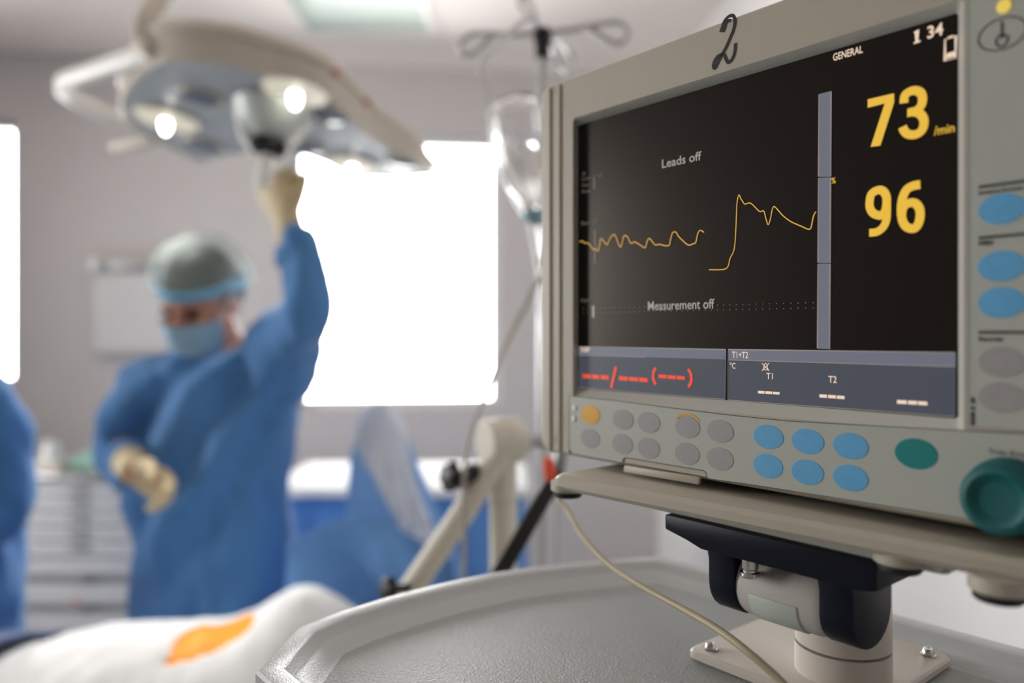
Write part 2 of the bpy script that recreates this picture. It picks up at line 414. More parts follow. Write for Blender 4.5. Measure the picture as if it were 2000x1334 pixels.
def text_mesh(s, p0, u1, cap, m, name, parent, y, bold=0.0, vertical=False, u_fit=True):
    """lettering starting at local point p0 (baseline left), fitted to end at x = u1, capital height cap"""
    c = bpy.data.curves.new('t', 'FONT'); c.body = s; c.size = 1.0; c.resolution_u = 3; c.offset = bold
    o = bpy.data.objects.new('t', c); COL.objects.link(o)
    me = bpy.data.meshes.new_from_object(o.evaluated_get(bpy.context.evaluated_depsgraph_get()))
    bpy.data.objects.remove(o); bpy.data.curves.remove(c)
    xs = [v.co.x for v in me.vertices]; x0, x1 = min(xs), max(xs)
    sx = (u1-p0.x)/(x1-x0); sz = cap/0.727
    for v in me.vertices:
        v.co = V((p0.x+(v.co.x-x0)*sx, y, p0.z+v.co.y*sz))
    return mk(name, me, m, parent, local=True)
def T(s, x0, y0, x1, cap_px, m=E_white, name='readout', bold=0.0, parent=None, lift=0.0005):
    p = S(x0, y0); q = S(x0, y0-cap_px); u1 = S(x1, y0).x
    return text_mesh(s, p, u1, q.z-p.z, m, name, parent or scr, -lift, bold)
T('Leads off', 1294, 328.5, 1371, 17, E_grey, 'message_text', 0.012)
T('Measurement off', 1266.5, 606, 1396.5, 18, E_grey, 'message_text', 0.012)
T('GENERAL', 1628, 119.5, 1686, 14.5, E_white, 'mode_text', 0.012)
T('34', 1812, 76, 1843, 24, E_white, 'clock_text', 0.02)
T('/min', 1825, 265, 1865, 18, E_yel, 'unit_text', 0.01); T('%', 1625, 359, 1633, 12, E_yel, 'unit_text', 0.01)
T('T1+T2', 1431, 698.5, 1462, 12.5, E_white, 'panel_text', 0.008); T('°C', 1426.5, 719.5, 1437.5, 11.5, E_white, 'panel_text', 0.008)
T('T1', 1497.5, 740, 1510.5, 12.5, E_white, 'panel_text', 0.008); T('T2', 1619, 747, 1635, 13.5, E_white, 'panel_text', 0.01)
T('NIBP', 1136, 687.5, 1153, 10, E_white, 'panel_text', 0.008)
T('Pleth', 1136.5, 441, 1154, 8.5, E_dim, 'scale_text', 0.01); T('10', 1160, 439, 1169, 10, E_dim, 'scale_text', 0.01)
T('Imped.', 1136, 590, 1157, 8, E_dim, 'scale_text', 0.01)
T('II', 1139, 343, 1144, 7, E_dim, 'scale_text', 0.01); T('Const: 1 mV', 1137, 354, 1179, 8, E_dim, 'scale_text', 0.006)
T('Pacer', 1138, 366, 1154, 7, E_dim, 'scale_text', 0.01); T('Resp.', 1138, 378, 1157, 7, E_dim, 'scale_text', 0.01)
def bar(name, x, y0, y1, wpx, m): return poly(name, [(x-wpx/2, y0), (x+wpx/2, y0), (x+wpx/2, y1), (x-wpx/2, y1)], m, 0.0003)
bar('scale_bar', 1161.5, 345, 369, 3.2, E_dim); bar('scale_bar', 1163, 450, 515, 4, E_dim); bar('scale_bar', 1159.3, 597, 620, 4.2, E_grey)
# waveforms
def wave(pts, wd, m=E_trace, name='waveform'):
    P = [S(x, y, 0.0006) for x, y in pts]
    return mk(name, G().stroke(catmull(P, 4), wd, NS), m, scr, local=True, double=True)
w1 = [(310,240),(330,238),(345,250),(365,250),(385,270),(400,290),(420,290),(432,303),(440,270),(450,222),(470,240),(490,260),(505,230),(520,205),(538,195),(550,215),(565,255),(580,275),(590,240),(602,202),(625,212),(645,250),(670,243),(700,258),(738,280),(750,240),(765,220),(785,240),(805,262),(830,258),(870,267),(895,263),(905,220),(918,182),(940,180),(955,205),(985,235),(1020,263),(1050,255),(1068,245),(1080,190),(1097,167),(1122,180)]
wave([(x/3.336+1040, y/3.336+400) for x, y in w1], 0.00062)
w2 = [(1386,527),(1419,525),(1427,505),(1435,487),(1438,454),(1439.5,420),(1440.5,398),(1442.5,386),(1445,381),(1448,388),(1452,394),(1456,399),(1464,396.5),(1470,399),(1481,410),(1486,413.5),(1493,412.5),(1497,427),(1501.5,439),(1506,427),(1509,411),(1513,403.5),(1522,412),(1530,421),(1545,432.5),(1566,442),(1582.5,448),(1587,436),(1590,422),(1594.5,413.5)]
wave(w2, 0.00056)
# dotted baselines
g = G(); a0, a1 = S(1140, 603), S(1589, 591)
b0, b1 = S(1140, 611), S(1589, 601.5)
for i in range(41):
    t = i/40; 
    for (p, q) in ((a0, a1), (b0, b1)):
        c = p+(q-p)*t; r = 0.00022
        g.prism([(c.x-r, -0.0004, c.z-r), (c.x+r, -0.0004, c.z-r), (c.x+r, -0.0004, c.z+r), (c.x-r, -0.0004, c.z+r)], (0, 0.0001, 0))
mk('dotted_baseline', g, E_dot, scr, local=True, smooth=False)
# three slate column bars
for (ya, yb, yc, yd) in ((185, 179, 344.5, 344.5), (348.5, 347.5, 512.5, 513), (516, 516, 680, 681)):
    xa = 1600.5 if ya < 300 else (1599.5 if ya < 500 else 1598.5); xb = xa+23.5
    poly('column_bar_edge', [(xa-0.6, ya-1), (xb+0.6, yb-1), (xb-0.4, yd+0.8), (xa-1.2, yc+0.8)], E_bar, 0.0002)
    q = [S(xa-0.3, ya), S(xb, yb), S(xb-0.8, yd), S(xa-1, yc)]
    mk('column_bar_outline', G().stroke([V((p.x, -0.0005, p.z)) for p in q], 0.0003, NS, True), E_line, scr, local=True, double=True)
# lower panels
def box_panel(a, b, c, d, m, lift): return poly('panel_field', [a, b, c, d], m, lift)
box_panel((1131, 677), (1418.5, 682.5), (1417, 779.5), (1130, 757.5), E_pan, 0.0002)
box_panel((1131, 677), (1418.5, 682.5), (1418, 702), (1131, 694), E_bar, 0.0004)
box_panel((1423.5, 682.5), (1867, 688.5), (1866.5, 814.5), (1422, 781), E_pan, 0.0002)
box_panel((1423.5, 682.5), (1867, 688.5), (1867, 715.5), (1423.5, 703), E_bar, 0.0004)
def line(pts, wd=0.00032, closed=False, m=E_line, name='panel_line', lift=0.0007):
    return mk(name, G().stroke([S(x, y, lift) for x, y in pts], wd, NS, closed), m, scr, local=True, double=True)
line([(1131, 757), (1417, 780), (1418.5, 682.5), (1131, 677)]); line([(1131, 693.5), (1262, 697.5), (1262, 679.5)])
line([(1866, 814), (1422, 781), (1423.5, 682.5), (1866, 688.5)]); line([(1423.5, 703), (1866, 716)])
def dashes(xs, m, name):
    for (x0, y0, x1, y1, h) in xs:
        poly(name, [(x0, y0-h/2), (x1, y1-h/2), (x1, y1+h/2), (x0, y0+h/2)], m, 0.0006)
dashes([(1139, 734.2, 1154.6, 735.2, 7.5), (1157, 735.3, 1171.5, 736.3, 7.5), (1174, 736.4, 1190, 737.5, 7.5),
        (1210, 738.3, 1227, 739.6, 7.5), (1229.5, 739.8, 1247, 741, 7.5), (1249, 741.2, 1266, 742.6, 7.5),
        (1287.5, 734.6, 1303, 735.8, 6.8), (1305, 736, 1321, 737.2, 6.8), (1323, 737.3, 1338.5, 738.5, 6.8)], E_red, 'pressure_dash')
line([(1195, 757), (1204.5, 716.5)], 0.0022, m=E_red, name='pressure_slash')
def curve(pts, wd, m, name, lift=0.0006): return mk(name, G().stroke(catmull([S(x, y, lift) for x, y in pts], 5), wd, NS), m, scr, local=True, double=True)
curve([(1282, 718), (1277.5, 727), (1277, 740), (1282, 751)], 0.0019, E_red, 'pressure_bracket')
curve([(1345, 721), (1350.5, 731), (1351, 745), (1345.5, 756)], 0.0019, E_red, 'pressure_bracket')
dashes([(1481.5, 765.6, 1494, 766.3, 5), (1496, 766.5, 1509, 767.2, 5), (1510.5, 767.4, 1523.5, 768.2, 5),
        (1601.5, 773, 1616, 774, 6.2), (1618.5, 774.2, 1633.5, 775.2, 6.2), (1635.5, 775.4, 1650.5, 776.5, 6.2),
        (1753, 784.6, 1772, 785.6, 7.2), (1774.5, 785.8, 1792, 786.8, 7.2), (1794, 787, 1812, 788.2, 7.2)], E_white, 'temperature_dash')
line([(1787, 65), (1792, 60), (1792, 83)], 0.0011, m=E_white, name='clock_text'); line([(1786, 85), (1799, 80.5)], 0.0009, m=E_white, name='clock_text')
# crossed-out bell
zb = lambda x, y: (1420+x/7.143, 670+y/7.143)
line([zb(495, 280), zb(597, 388)], 0.0004, m=E_white, name='bell_symbol'); line([zb(597, 280), zb(495, 388)], 0.0004, m=E_white, name='bell_symbol')
curve([zb(510, 372), zb(520, 345), zb(525, 310), zb(545, 282), zb(568, 310), zb(572, 345), zb(583, 372), zb(545, 374), zb(512, 371)], 0.0004, E_white, 'bell_symbol')
# battery
line([(1847, 78), (1868, 71), (1867.5, 114), (1846.5, 119)], 0.0006, True, E_white, 'battery_symbol')
poly('battery_symbol', [(1850, 105), (1865, 100.5), (1866, 111), (1849, 115)], E_white, 0.0006)
poly('battery_symbol', [(1852, 76), (1863, 72), (1863, 69), (1852, 73)], E_white, 0.0006)
# big digits
zd = lambda x, y: (1680+x/4.17, 160+y/4.17)
poly('heart_rate_digit', [zd(66, 144), zd(279, 95), zd(281, 165), zd(168, 520), zd(90, 530), zd(205, 176), zd(66, 212)], E_yel, 0.0006)
def digit(pts, wd, name, closed=False):
    P = [S(*zd(x, y), 0.0006) for x, y in pts]
    return mk(name, G().stroke(catmull(P, 7, closed), wd, NS, closed), E_yel, scr, local=True, double=True)
digit([(360, 175), (368, 112), (410, 80), (455, 72), (497, 92), (512, 140), (500, 195), (465, 232), (425, 250)], 0.0041, 'heart_rate_digit')
digit([(388, 255), (440, 246), (492, 262), (522, 310), (518, 370), (490, 412), (440, 432), (390, 425), (360, 395), (350, 366)], 0.0041, 'heart_rate_digit')
digit([(150, 882), (190, 890), (216, 930), (220, 985), (208, 1050), (180, 1086), (148, 1086), (108, 1068), (84, 1025), (82, 970), (98, 912)], 0.0041, 'saturation_digit', True)
digit([(222, 970), (222, 1060), (216, 1130), (190, 1185), (140, 1222), (78, 1230)], 0.0039, 'saturation_digit')
digit([(412, 985), (455, 992), (486, 1032), (492, 1090), (480, 1150), (452, 1190), (412, 1194), (372, 1172), (346, 1120), (345, 1060), (365, 1010)], 0.0041, 'saturation_digit', True)
digit([(340, 1090), (340, 1010), (352, 940), (382, 880), (430, 850), (494, 836)], 0.0042, 'saturation_digit')

# membrane control panel below the screen, with its bumped-up lower edge
def B(px, py, lift=0.0): p = L(px, py, BF); p.y = BF-lift; return p
pan_top = [(1113, 773), (1200, 782), (1320, 797.5), (1430, 811), (1540, 822), (1700, 831), (1850, 839), (2000, 847), (2060, 851)]
pan_bot = [(2060, 1046), (1960, 1026), (1800, 999), (1600, 967), (1460, 945), (1386, 935), (1381, 931), (1380, 923), (1376, 919), (1224, 893.5), (1219, 895), (1216, 904), (1200, 901), (1113, 885)]
P = [B(x, y) for x, y in pan_top+pan_bot]
pnl = mk('control_panel', G().prism(P, (0, -0.0006, 0)), M_panel, mon, local=True, smooth=False)
mk('panel_seam', G().stroke([p+V((0, -0.0007, 0)) for p in P], 0.0004, NS, True), M_ink, pnl, local=True, double=True)
q = [B(1224, 908), B(1370, 931), B(1369, 946), B(1222, 921)]
mk('door_latch', G().prism(q, (0, -0.0025, 0)), M_bez, mon, local=True, bevel=0.0006)
def button(px, py, m, ru=0.0092, rv=0.0066, parent=pnl, name='button'):
    c = B(px, py)
    R = [[V((c.x+ru*s*math.cos(2*PI*k/28), BF-y, c.z+rv*s*math.sin(2*PI*k/28))) for k in range(28)] for s, y in ((1, 0.0005), (0.992, 0.0008), (0.975, 0.00088), (0.6, 0.00092), (0.2, 0.00094))]
    return mk(name, G().rings(R), m, parent, local=True, smooth=False)
for x, y, m in ((1154.5, 810, M_byel), (1218, 819, M_bgrey), (1268.5, 825, M_bgrey), (1344, 834, M_bgrey), (1408, 842, M_bgrey), (1502, 853, M_bblue), (1578.5, 862, M_bblue), (1662.5, 871, M_bblue),
                (1154, 856, M_bgrey), (1217, 867, M_bgrey), (1268, 875, M_bgrey), (1343.5, 886, M_bgrey), (1407.5, 896, M_bgrey), (1501, 910, M_bblue), (1578, 922, M_bblue), (1662, 933, M_bblue)):
    o = button(x, y, m); o['label'] = {'button_amber': 'amber oval button', 'button_grey': 'grey oval button', 'button_blue': 'blue oval button'}[m.name]
button(1790, 886, M_teal, 0.0098, 0.0072)['label'] = 'teal oval button'
c = B(1344, 834)
mk('button_arc', G().stroke([V((c.x+0.0100*math.cos(a), BF-0.0009, c.z+0.0078*math.sin(a))) for a in [0.55+i*0.1 for i in range(21)]], 0.0012, NS), M_byel, pnl, local=True, double=True)
for x, y in ((1124, 797), (1123, 818)):
    mk('indicator_bump', G().ell(B(x, y, 0.0006), (0.0022, 0.0011, 0.0024)), M_white, pnl, local=True)
mk('panel_screw', G().ell(B(1115, 882, 0.0006), (0.0012, 0.0006, 0.0010)), M_ink, pnl, local=True)
# rotary knob
kc = B(1972, 968)
mk('rotary_knob', G().lathe(kc, (0, -1, 0), [(0.0, 0.0165), (0.004, 0.0165), (0.006, 0.0158), (0.0135, 0.0150), (0.016, 0.0138), (0.0168, 0.0115), (0.0160, 0.0098), (0.0142, 0.0080), (0.0138, 0.004), (0.0137, 0.0005)], 48), M_knob, pnl, local=True)
text_mesh('Trim Knob', V((kc.x-0.008, 0, kc.z+0.0172)), kc.x+0.008, 0.0024, M_ink, 'panel_text', pnl, BF-0.0009)
# key panel on the right
kp = [B(1903, -40), B(2060, -70), B(2060, 838), B(1890, 834), B(1891, 400)]
kp = [V((L(1893, 500, BF).x, BF, oT-0.006)), V((oR-0.007, BF, oT-0.006)), V((oR-0.007, BF, L(1893, 832, BF).z)), V((L(1893, 500, BF).x, BF, L(1893, 832, BF).z))]
kpo = mk('key_panel', G().prism(kp, (0, -0.0006, 0)), M_panel, mon, local=True, smooth=False)
mk('panel_seam', G().stroke([p+V((0, -0.0007, 0)) for p in kp], 0.0005, NS, True), M_bgrey, kpo, local=True, double=True)
for x, y, m, lb in ((1958, 408, M_bblue, 'blue oval button'), (1957, 520, M_bblue, 'blue oval button'), (1957, 591, M_bblue, 'blue oval button'), (1958, 707, M_bgrey, 'grey oval button'), (1958, 776, M_bgrey, 'grey oval button')):
    button(x, y, m, 0.0093, 0.0067, kpo)['label'] = lb
c = B(1958, 67)
mk('power_symbol', G().stroke([V((c.x+0.0092*math.cos(a*PI/20), BF-0.0009, c.z+0.0068*math.sin(a*PI/20))) for a in range(40)], 0.00055, NS, True), M_ink, kpo, local=True, double=True)
mk('power_symbol', G().stroke([V((c.x+0.0022*math.cos(a*PI/12+PI/2), BF-0.0009, c.z-0.0028+0.0026*math.sin(a*PI/12+PI/2))) for a in range(24)], 0.0007, NS, True), M_ink, kpo, local=True, double=True)
mk('power_symbol', G().stroke([V((c.x, BF-0.0009, c.z+0.0055)), V((c.x, BF-0.0009, c.z-0.002))], 0.0009, NS), M_ink, kpo, local=True, double=True)
mk('power_lamp', G().ell(B(1962, 13, 0.0008), (0.0028, 0.0012, 0.0030)), emis('lamp_yellow', (1.0, 0.72, 0.12, 1), 0.75), kpo, local=True)
for x, y, s, xe, cap in ((1913, 381, 'Invasive Drucke', 1999, 8), (1913, 480, 'NIBD', 1941, 9), (1913, 666, 'Recorder', 1962, 9)):
    p = B(x, y); text_mesh(s, p, B(xe, y).x, B(x, y-cap).z-p.z, M_ink, 'key_label', kpo, BF-0.0009, 0.03)
for x0, y0 in ((1913, 366), (1913, 465), (1913, 649)):
    p = B(x0, y0); mk('label_rule', G().box((p.x, BF-0.0010, p.z-0.0006), (oR-0.010, BF-0.0007, p.z+0.0006)), M_ink, kpo, local=True, smooth=False)
for y0, y1 in ((776, 787), (793, 800), (804, 830)):
    p, q = B(1900, y1), B(1900, y0); mk('edge_mark', G().box((p.x-0.0004, BF-0.0010, p.z), (p.x+0.0008, BF-0.0007, q.z)), M_ink, kpo, local=True, smooth=False)
# handwritten 2
z2 = lambda x, y: B(1360+x/10.26, 20+y/10.26, 0.0003)
main = [(490, 440), (525, 340), (570, 220), (640, 140), (720, 105), (770, 150), (775, 260), (745, 400), (690, 540), (630, 680), (560, 820), (480, 960), (420, 1080), (380, 1160), (345, 1130), (365, 1030), (430, 930), (510, 890), (565, 900), (600, 980), (640, 1045), (700, 1010), (750, 920), (780, 800), (790, 660)]
mk('handwritten_mark', G().stroke(catmull([z2(x, y) for x, y in main], 5), 0.0020, NS), M_marker, mon, local=True, double=True)
mk('handwritten_mark', G().stroke(catmull([z2(x, y)+V((0, -0.0001, 0)) for x, y in ((530, 440), (565, 370), (590, 270), (640, 215), (700, 205))], 5), 0.0019, NS), M_marker, mon, local=True, double=True)

# ------------------------------------------------------------------ monitor stand (same local axes)
st = thing('monitor_stand', 'white tilting monitor stand with navy bracket, bolted to the grey tray', 'monitor stand', MC+V((0, 0, -0.206)), TH)
WMs = WM[st]
SH = V((0, 0, 0.206))
def mks(name, g, m, parent=None, **k):           # geometry given in monitor-local coordinates
    g.v = [p+SH for p in g.v]; return mk(name, g, m, parent or st, local=True, **k)
PT = oB-0.0052                                    # platform top
PB = PT-0.0100
pf = MLi @ on_z(1071, 905, PT+EYE)
pu0, pb0 = pf.x, pf.y
g = G(); R = [rr(pu0+d, oR+0.01-d, 0, 1, 0.006, 0) for d in (0.002, 0, 0, 0.002)]
def plate(u0, u1, b0, b1, z0, z1, r=0.006, bev=0.0015):
    out = G(); rs = []
    for d, z in ((bev, z0), (0, z0+bev), (0, z1-bev), (bev, z1)):
        rs.append([V((p.x, p.z, z)) for p in rr(u0+d, u1-d, b0+d, b1-d, r, 0)])
    return out.rings(rs)
pb0 = -0.041; pu0 = L(1074, 915, pb0).x
gp_ = plate(pu0, oR+0.012, pb0, pb0+0.19, PB, PT, 0.008, 0.0028)
for p in gp_.v:                                    # the platform sits a few degrees askew under the monitor
    p.y += (p.x-pu0)*0.066*max(0.0, 1-(p.y-pb0)/0.19)
plat = mks('support_platform', gp_, M_bez)
plat['label'] = 'beige platform'
mks('gap_shadow_block', plate(oL+0.03, oR-0.03, 0.022, 0.11, PT, oB-0.0004, 0.004, 0.0005), M_rub, plat)  # support block, coloured black for the shadow in the gap under the monitor
def foot(px, py, z):
    c = MLi @ on_z(px, py, z+EYE); c.z = PB
    f = mks('foot', G().lathe(c, (0, 0, -1), [(-0.002, 0.0115), (0.004, 0.0115), (0.0048, 0.0105)], 28), M_bez, plat)
    mks('rubber_pad', G().lathe(c, (0, 0, -1), [(0.0047, 0.0098), (0.0075, 0.0098), (0.0086, 0.0088)], 28), M_rub, plat)
foot(1109, 962, PB-0.006+0.0); foot(1951, 1160, PB-0.006)
c = MLi @ on_z(1757, 1104, PB-0.006+EYE)
foot(1757, 1104, PB-0.006)
# under-plate and navy bracket
q0 = MLi @ on_z(1222, 978, PB-0.004+EYE); 
mks('under_plate', plate(q0.x, q0.x+0.19, q0.y, q0.y+0.10, PB-0.0055, PB, 0.004, 0.0008), M_panel, plat)
UZ = PB-0.0055
b0 = MLi @ on_z(1298, 1004, UZ+EYE); b1 = L(1712, 1108, b0.y)
bz0 = UZ-0.0085
zz = UZ
prof = [(b0.x, zz), (b1.x, zz), (b1.x, zz-0.014), (b1.x-0.008, zz-0.0155), (b0.x+0.026, zz-0.0155), (b0.x+0.016, zz-0.0125), (b0.x, zz-0.009)]
mks('bracket', G().prism([V((x, b0.y, z)) for x, z in prof], (0, 0.062, 0)), M_navy, bevel=0.0012)['label'] = 'navy metal bracket'
AXB = b0.y+0.030; 
AXZ = L(1500, 1165, AXB-0.018).z
AR = 0.0185
def cheek(u0, u1, w0, zlow):
    top = zz-0.009; ring = []
    for k in range(13):
        a = PI+PI*k/12; ring.append((AXB+w0*math.cos(a), AXZ+0.000+w0*math.sin(a)*zlow))
    pts = [(AXB+w0+0.006, top)]+[(AXB-w0-0.004, top)]+[(AXB-w0, AXZ+0.012)]+ring+[(AXB+w0, AXZ+0.012)]
    return G().prism([V((u0, b, z)) for b, z in pts], (u1-u0, 0, 0))
cl0, cl1 = L(1381, 1120, AXB-0.02).x, L(1432, 1150, AXB-0.02).x
cr0, cr1 = L(1600, 1200, AXB-0.02).x, L(1668, 1200, AXB-0.02).x
mks('bracket_arm', cheek(cl0, cl1, 0.019, 1.0), M_navy, bevel=0.0012); mks('bracket_arm', cheek(cr0, cr1, 0.021, 0.85), M_navy, bevel=0.0012)
mks('tilt_drum', G().lathe((cl1-0.002, AXB, AXZ), (1, 0, 0), [(0, AR-0.004), (0.002, AR-0.001), (0.006, AR), (cr0-cl1-0.004, AR), (cr0-cl1, AR-0.001), (cr0-cl1+0.004, AR-0.003)], 48), M_drum)
# curved cover let into the drum
g = G(); n = 16; u0c, u1c = L(1462, 1190, AXB-AR).x, L(1556, 1220, AXB-AR).x; rows = []
for k in range(n+1):
    a = PI*1.02+k/n*PI*0.42; rows.append((AXB+(AR+0.0009)*math.cos(a), AXZ+(AR+0.0009)*math.sin(a)))
rows2 = [(AXB+(b-AXB)*0.9, AXZ+(z-AXZ)*0.9) for b, z in rows]
g.prism([V((u0c, b, z)) for b, z in rows]+[V((u0c, b, z)) for b, z in reversed(rows2)], (u1c-u0c, 0, 0))
mks('drum_cover', g, M_mint, bevel=0.0006)
# pole, collar, base plate
D = 0.2
fb = [MLi @ on_z(x, y, EYE-D) for x, y in ((1335, 1265), (1541, 1184), (1864, 1281))]
u0p, u1p = (fb[0].x+fb[1].x)/2, fb[2].x; b0p, b1p = fb[0].y, (fb[1].y+fb[2].y)/2
pc = MLi @ on_z(1639, 1314, EYE-D); pr = 0.0268
mks('base_plate', plate(u0p, u1p, b0p, b1p, -0.2057, -0.200, 0.008, 0.0012), M_stand)
PP = V((pc.x, pc.y+0.004, 0))
mks('pole', G().lathe(PP+V((0, 0, -0.2005)), (0, 0, 1), [(0, pr+0.0), (0.0165, pr+0.0)], 48), M_stand)
mks('collar', G().lathe(PP+V((0, 0, -0.2)), (0, 0, 1), [(0.017, pr-0.0012), (0.0178, pr-0.0002), (0.060, pr-0.0004), (0.061, pr-0.0015), (0.062, pr-0.0015), (0.063, pr-0.0006), (0.074, pr-0.0008), (0.076, pr-0.003)], 48), M_stand)
sc_pos = []
for uu in (u0p+0.011, u1p-0.011):
    for bb in (b0p+0.011, b1p-0.011):
        s_ = mks('screw', G().lathe((uu, bb, -0.2), (0, 0, 1), [(0, 0.0046), (0.0008, 0.0046), (0.001, 0.0038), (0.0026, 0.0036), (0.0042, 0.0026), (0.0044, 0.0013), (0.0030, 0.0011), (0.0029, 0.0002)], 24), M_steel)
# chrome bolt under the bracket
bp = L(1485, 1090, AXB-0.012)
mks('bolt', G().lathe((bp.x, AXB-0.022, zz-0.0145), (0, 0, -1), [(0, 0.0046), (0.0065, 0.0046), (0.0070, 0.0040), (0.0085, 0.0040), (0.0088, 0.0054), (0.0105, 0.0056), (0.0116, 0.0045)], 24), M_steel)

# ------------------------------------------------------------------ equipment cart with the moulded grey tray top
FZ = -0.206                                       # tray floor, relative to the eye
dV = V((math.cos(TH), math.sin(TH), 0))
def ploc(p): return MLi @ V(p)
ZR = FZ+0.012
def rimL(px, py, z=ZR): p = MLi @ on_z(px, py, z+EYE); return (p.x, p.y)
out_px = [(499, 1311), (580, 1226), (665, 1193), (760, 1164), (860, 1139), (960, 1118), (1050, 1105), (1130, 1097), (1210, 1090), (1290, 1085)]
outl = [rimL(*p) for p in out_px]
bx_ = (outl[-1][1]); fr_ = outl[0][1]
RX = oR+0.06
r0 = rimL(1732, 1194); r1 = rimL(2000, 1266)
sl = (r1[1]-r0[1])/(r1[0]-r0[0])
# right-hand rim follows the photo, then the tray closes out of frame
outl += [r0, (RX-0.03, r0[1]+sl*(RX-0.03-r0[0])), (RX, r0[1]+sl*(RX-r0[0])-0.03), (RX, fr_+0.05), (RX-0.04, fr_)]
cx_ = sum(p[0] for p in outl)/len(outl); cy_ = sum(p[1] for p in outl)/len(outl)
def inset(P, d):
    n = len(P); Q = []
    for i in range(n):
        a, b, c = V((*P[i-1], 0)), V((*P[i], 0)), V((*P[(i+1) % n], 0))
        t1 = (b-a).normalized(); t2 = (c-b).normalized(); n1 = V((t1.y, -t1.x, 0)); n2 = V((t2.y, -t2.x, 0))
        if n1.dot(V((cx_, cy_, 0))-b) < 0: n1 = -n1
        if n2.dot(V((cx_, cy_, 0))-b) < 0: n2 = -n2
        m = (n1+n2).normalized(); k = d/max(m.dot(n1), 0.4); q = b+m*k; Q.append((q.x, q.y))
    return Q
def zr(P, z): return [V((x, y, z)) for x, y in P]
CTH = 0.855
cart = thing('equipment_cart', 'grey moulded tray top of an equipment cart carrying the monitor stand', 'cart', (MC.x+NB.x*0.03, MC.y+NB.y*0.03, 0), TH)
MCm = WM[mon]
def mkc(name, g, m, parent=None, **k):            # monitor-local coords -> cart
    g.v = [MCm @ p for p in g.v]; return mk(name, g, m, parent or cart, **k)
rimw = 0.0135
g = G(); g.rings([zr(inset(outl, 0.002), FZ-0.03), zr(outl, FZ-0.026), zr(outl, ZR-0.0015), zr(inset(outl, 0.0015), ZR), zr(inset(outl, rimw), ZR), zr(inset(outl, rimw+0.0015), ZR-0.001),
                  zr(inset(outl, rimw+0.006), ZR-0.0055), zr(inset(outl, rimw+0.009), ZR-0.0062), zr(inset(outl, rimw+0.017), FZ+0.0012), zr(inset(outl, rimw+0.021), FZ)], cap1=False)
rim = mkc('tray_rim', g, M_rim)
g = G(); g.rings([zr(inset(outl, rimw+0.0208), FZ-0.004), zr(inset(outl, rimw+0.0208), FZ)]); tr = mkc('tray_floor', g, M_tray, smooth=False)
bodyo = inset(outl, 0.035)
mkc('cart_body', G().rings([zr(bodyo, -EYE+0.12), zr(bodyo, FZ-0.0302)]), M_bez, smooth=False)
for i in range(3):
    z0 = -EYE+0.2+i*0.3
    f0 = bodyo[0]; f1 = bodyo[-1]
    dr = mkc('drawer', G().box((f0[0]+0.03, f0[1]-0.012, z0), (f1[0]-0.03, f0[1]-0.001, z0+0.26)), M_white, bevel=0.004)
    mkc('drawer_handle', G().tube([(f0[0]+0.12, f0[1]-0.012, z0+0.2), (f0[0]+0.12, f0[1]-0.035, z0+0.2), (f1[0]-0.12, f0[1]-0.035, z0+0.2), (f1[0]-0.12, f0[1]-0.012, z0+0.2)], 0.006, 10), M_brush, dr)
ux = [p[0] for p in bodyo]; uy = [p[1] for p in bodyo]
for u, b in ((min(ux)+0.06, min(uy)+0.06), (max(ux)-0.06, min(uy)+0.06), (0.06, max(uy)-0.08), (max(ux)-0.06, min(uy)+0.16)):
    g = G(); g.lathe((u-0.012, b, -EYE+0.05), (1, 0, 0), [(0, 0.04), (0.003, 0.05), (0.021, 0.05), (0.024, 0.04)], 28)
    cs = mkc('caster', g, M_rub); g = G(); g.box((u-0.02, b-0.02, -EYE+0.085), (u+0.02, b+0.02, -EYE+0.125)); mkc('caster_fork', g, M_brush, cs, bevel=0.004)

# beige cable looping from behind the monitor over the tray
cb = [ML @ V((-0.135, 0.10, PB-0.0025)), at(1103, 966, 0.628), at(1112, 1000, 0.61), at(1140, 1050, 0.57), at(1190, 1103, 0.525), at(1250, 1143, 0.485), at(1330, 1187, 0.447), at(1400, 1228, 0.418), at(1460, 1273, 0.397), at(1530, 1336, 0.382)]
e = cb[-1]; cb += [V((e.x+0.010, e.y-0.016, e.z-0.012)), V((e.x+0.028, e.y-0.034, EYE+FZ+0.0036)), V((e.x+0.07, e.y-0.075, EYE+FZ+0.0023))]
tag(mk('cable', G().tube(catmull(cb, 6), 0.0021, 12, True), M_cable), 'beige round cable looping down over the tray in front of the stand base', 'cable')

# ------------------------------------------------------------------ ventilator hose support arm behind the cart
arm = thing('support_arm', 'cream jointed support arm with black knobs standing behind the tray', 'support arm', (at(982, 900, 0.99).x, at(982, 900, 0.99).y, 0))
YA = 0.99
def pa(px, py, dy=0.0): return at(px, py, YA+dy)
hub = pa(975, 862); ax = V((0.86, 0.5, 0)).normalized()
g = G(); g.lathe(hub-ax*0.022, ax, [(0, 0.026), (0.003, 0.029), (0.020, 0.030), (0.021, 0.0285), (0.024, 0.0285), (0.025, 0.030), (0.048, 0.029), (0.055, 0.024)], 40)
mk('joint_hub', g, M_arm, arm)
col = [pa(983, 890, 0.005), pa(983, 1000, 0.005), V((pa(983, 1000, 0.005).x, YA+0.005, 0.62)), V((pa(983, 1000, 0.005).x, YA+0.005, 0.03))]
mk('column', G().tube(col, 0.0178, 28), M_arm, arm)
z_ = pa(983, 978, 0.005); mk('column_ring', G().lathe(z_, (0, 0, 1), [(-0.0006, 0.0182), (0.0006, 0.0182)], 28), M_cable2, arm)
g = G(); b_ = V((col[0].x, YA+0.005, 0))
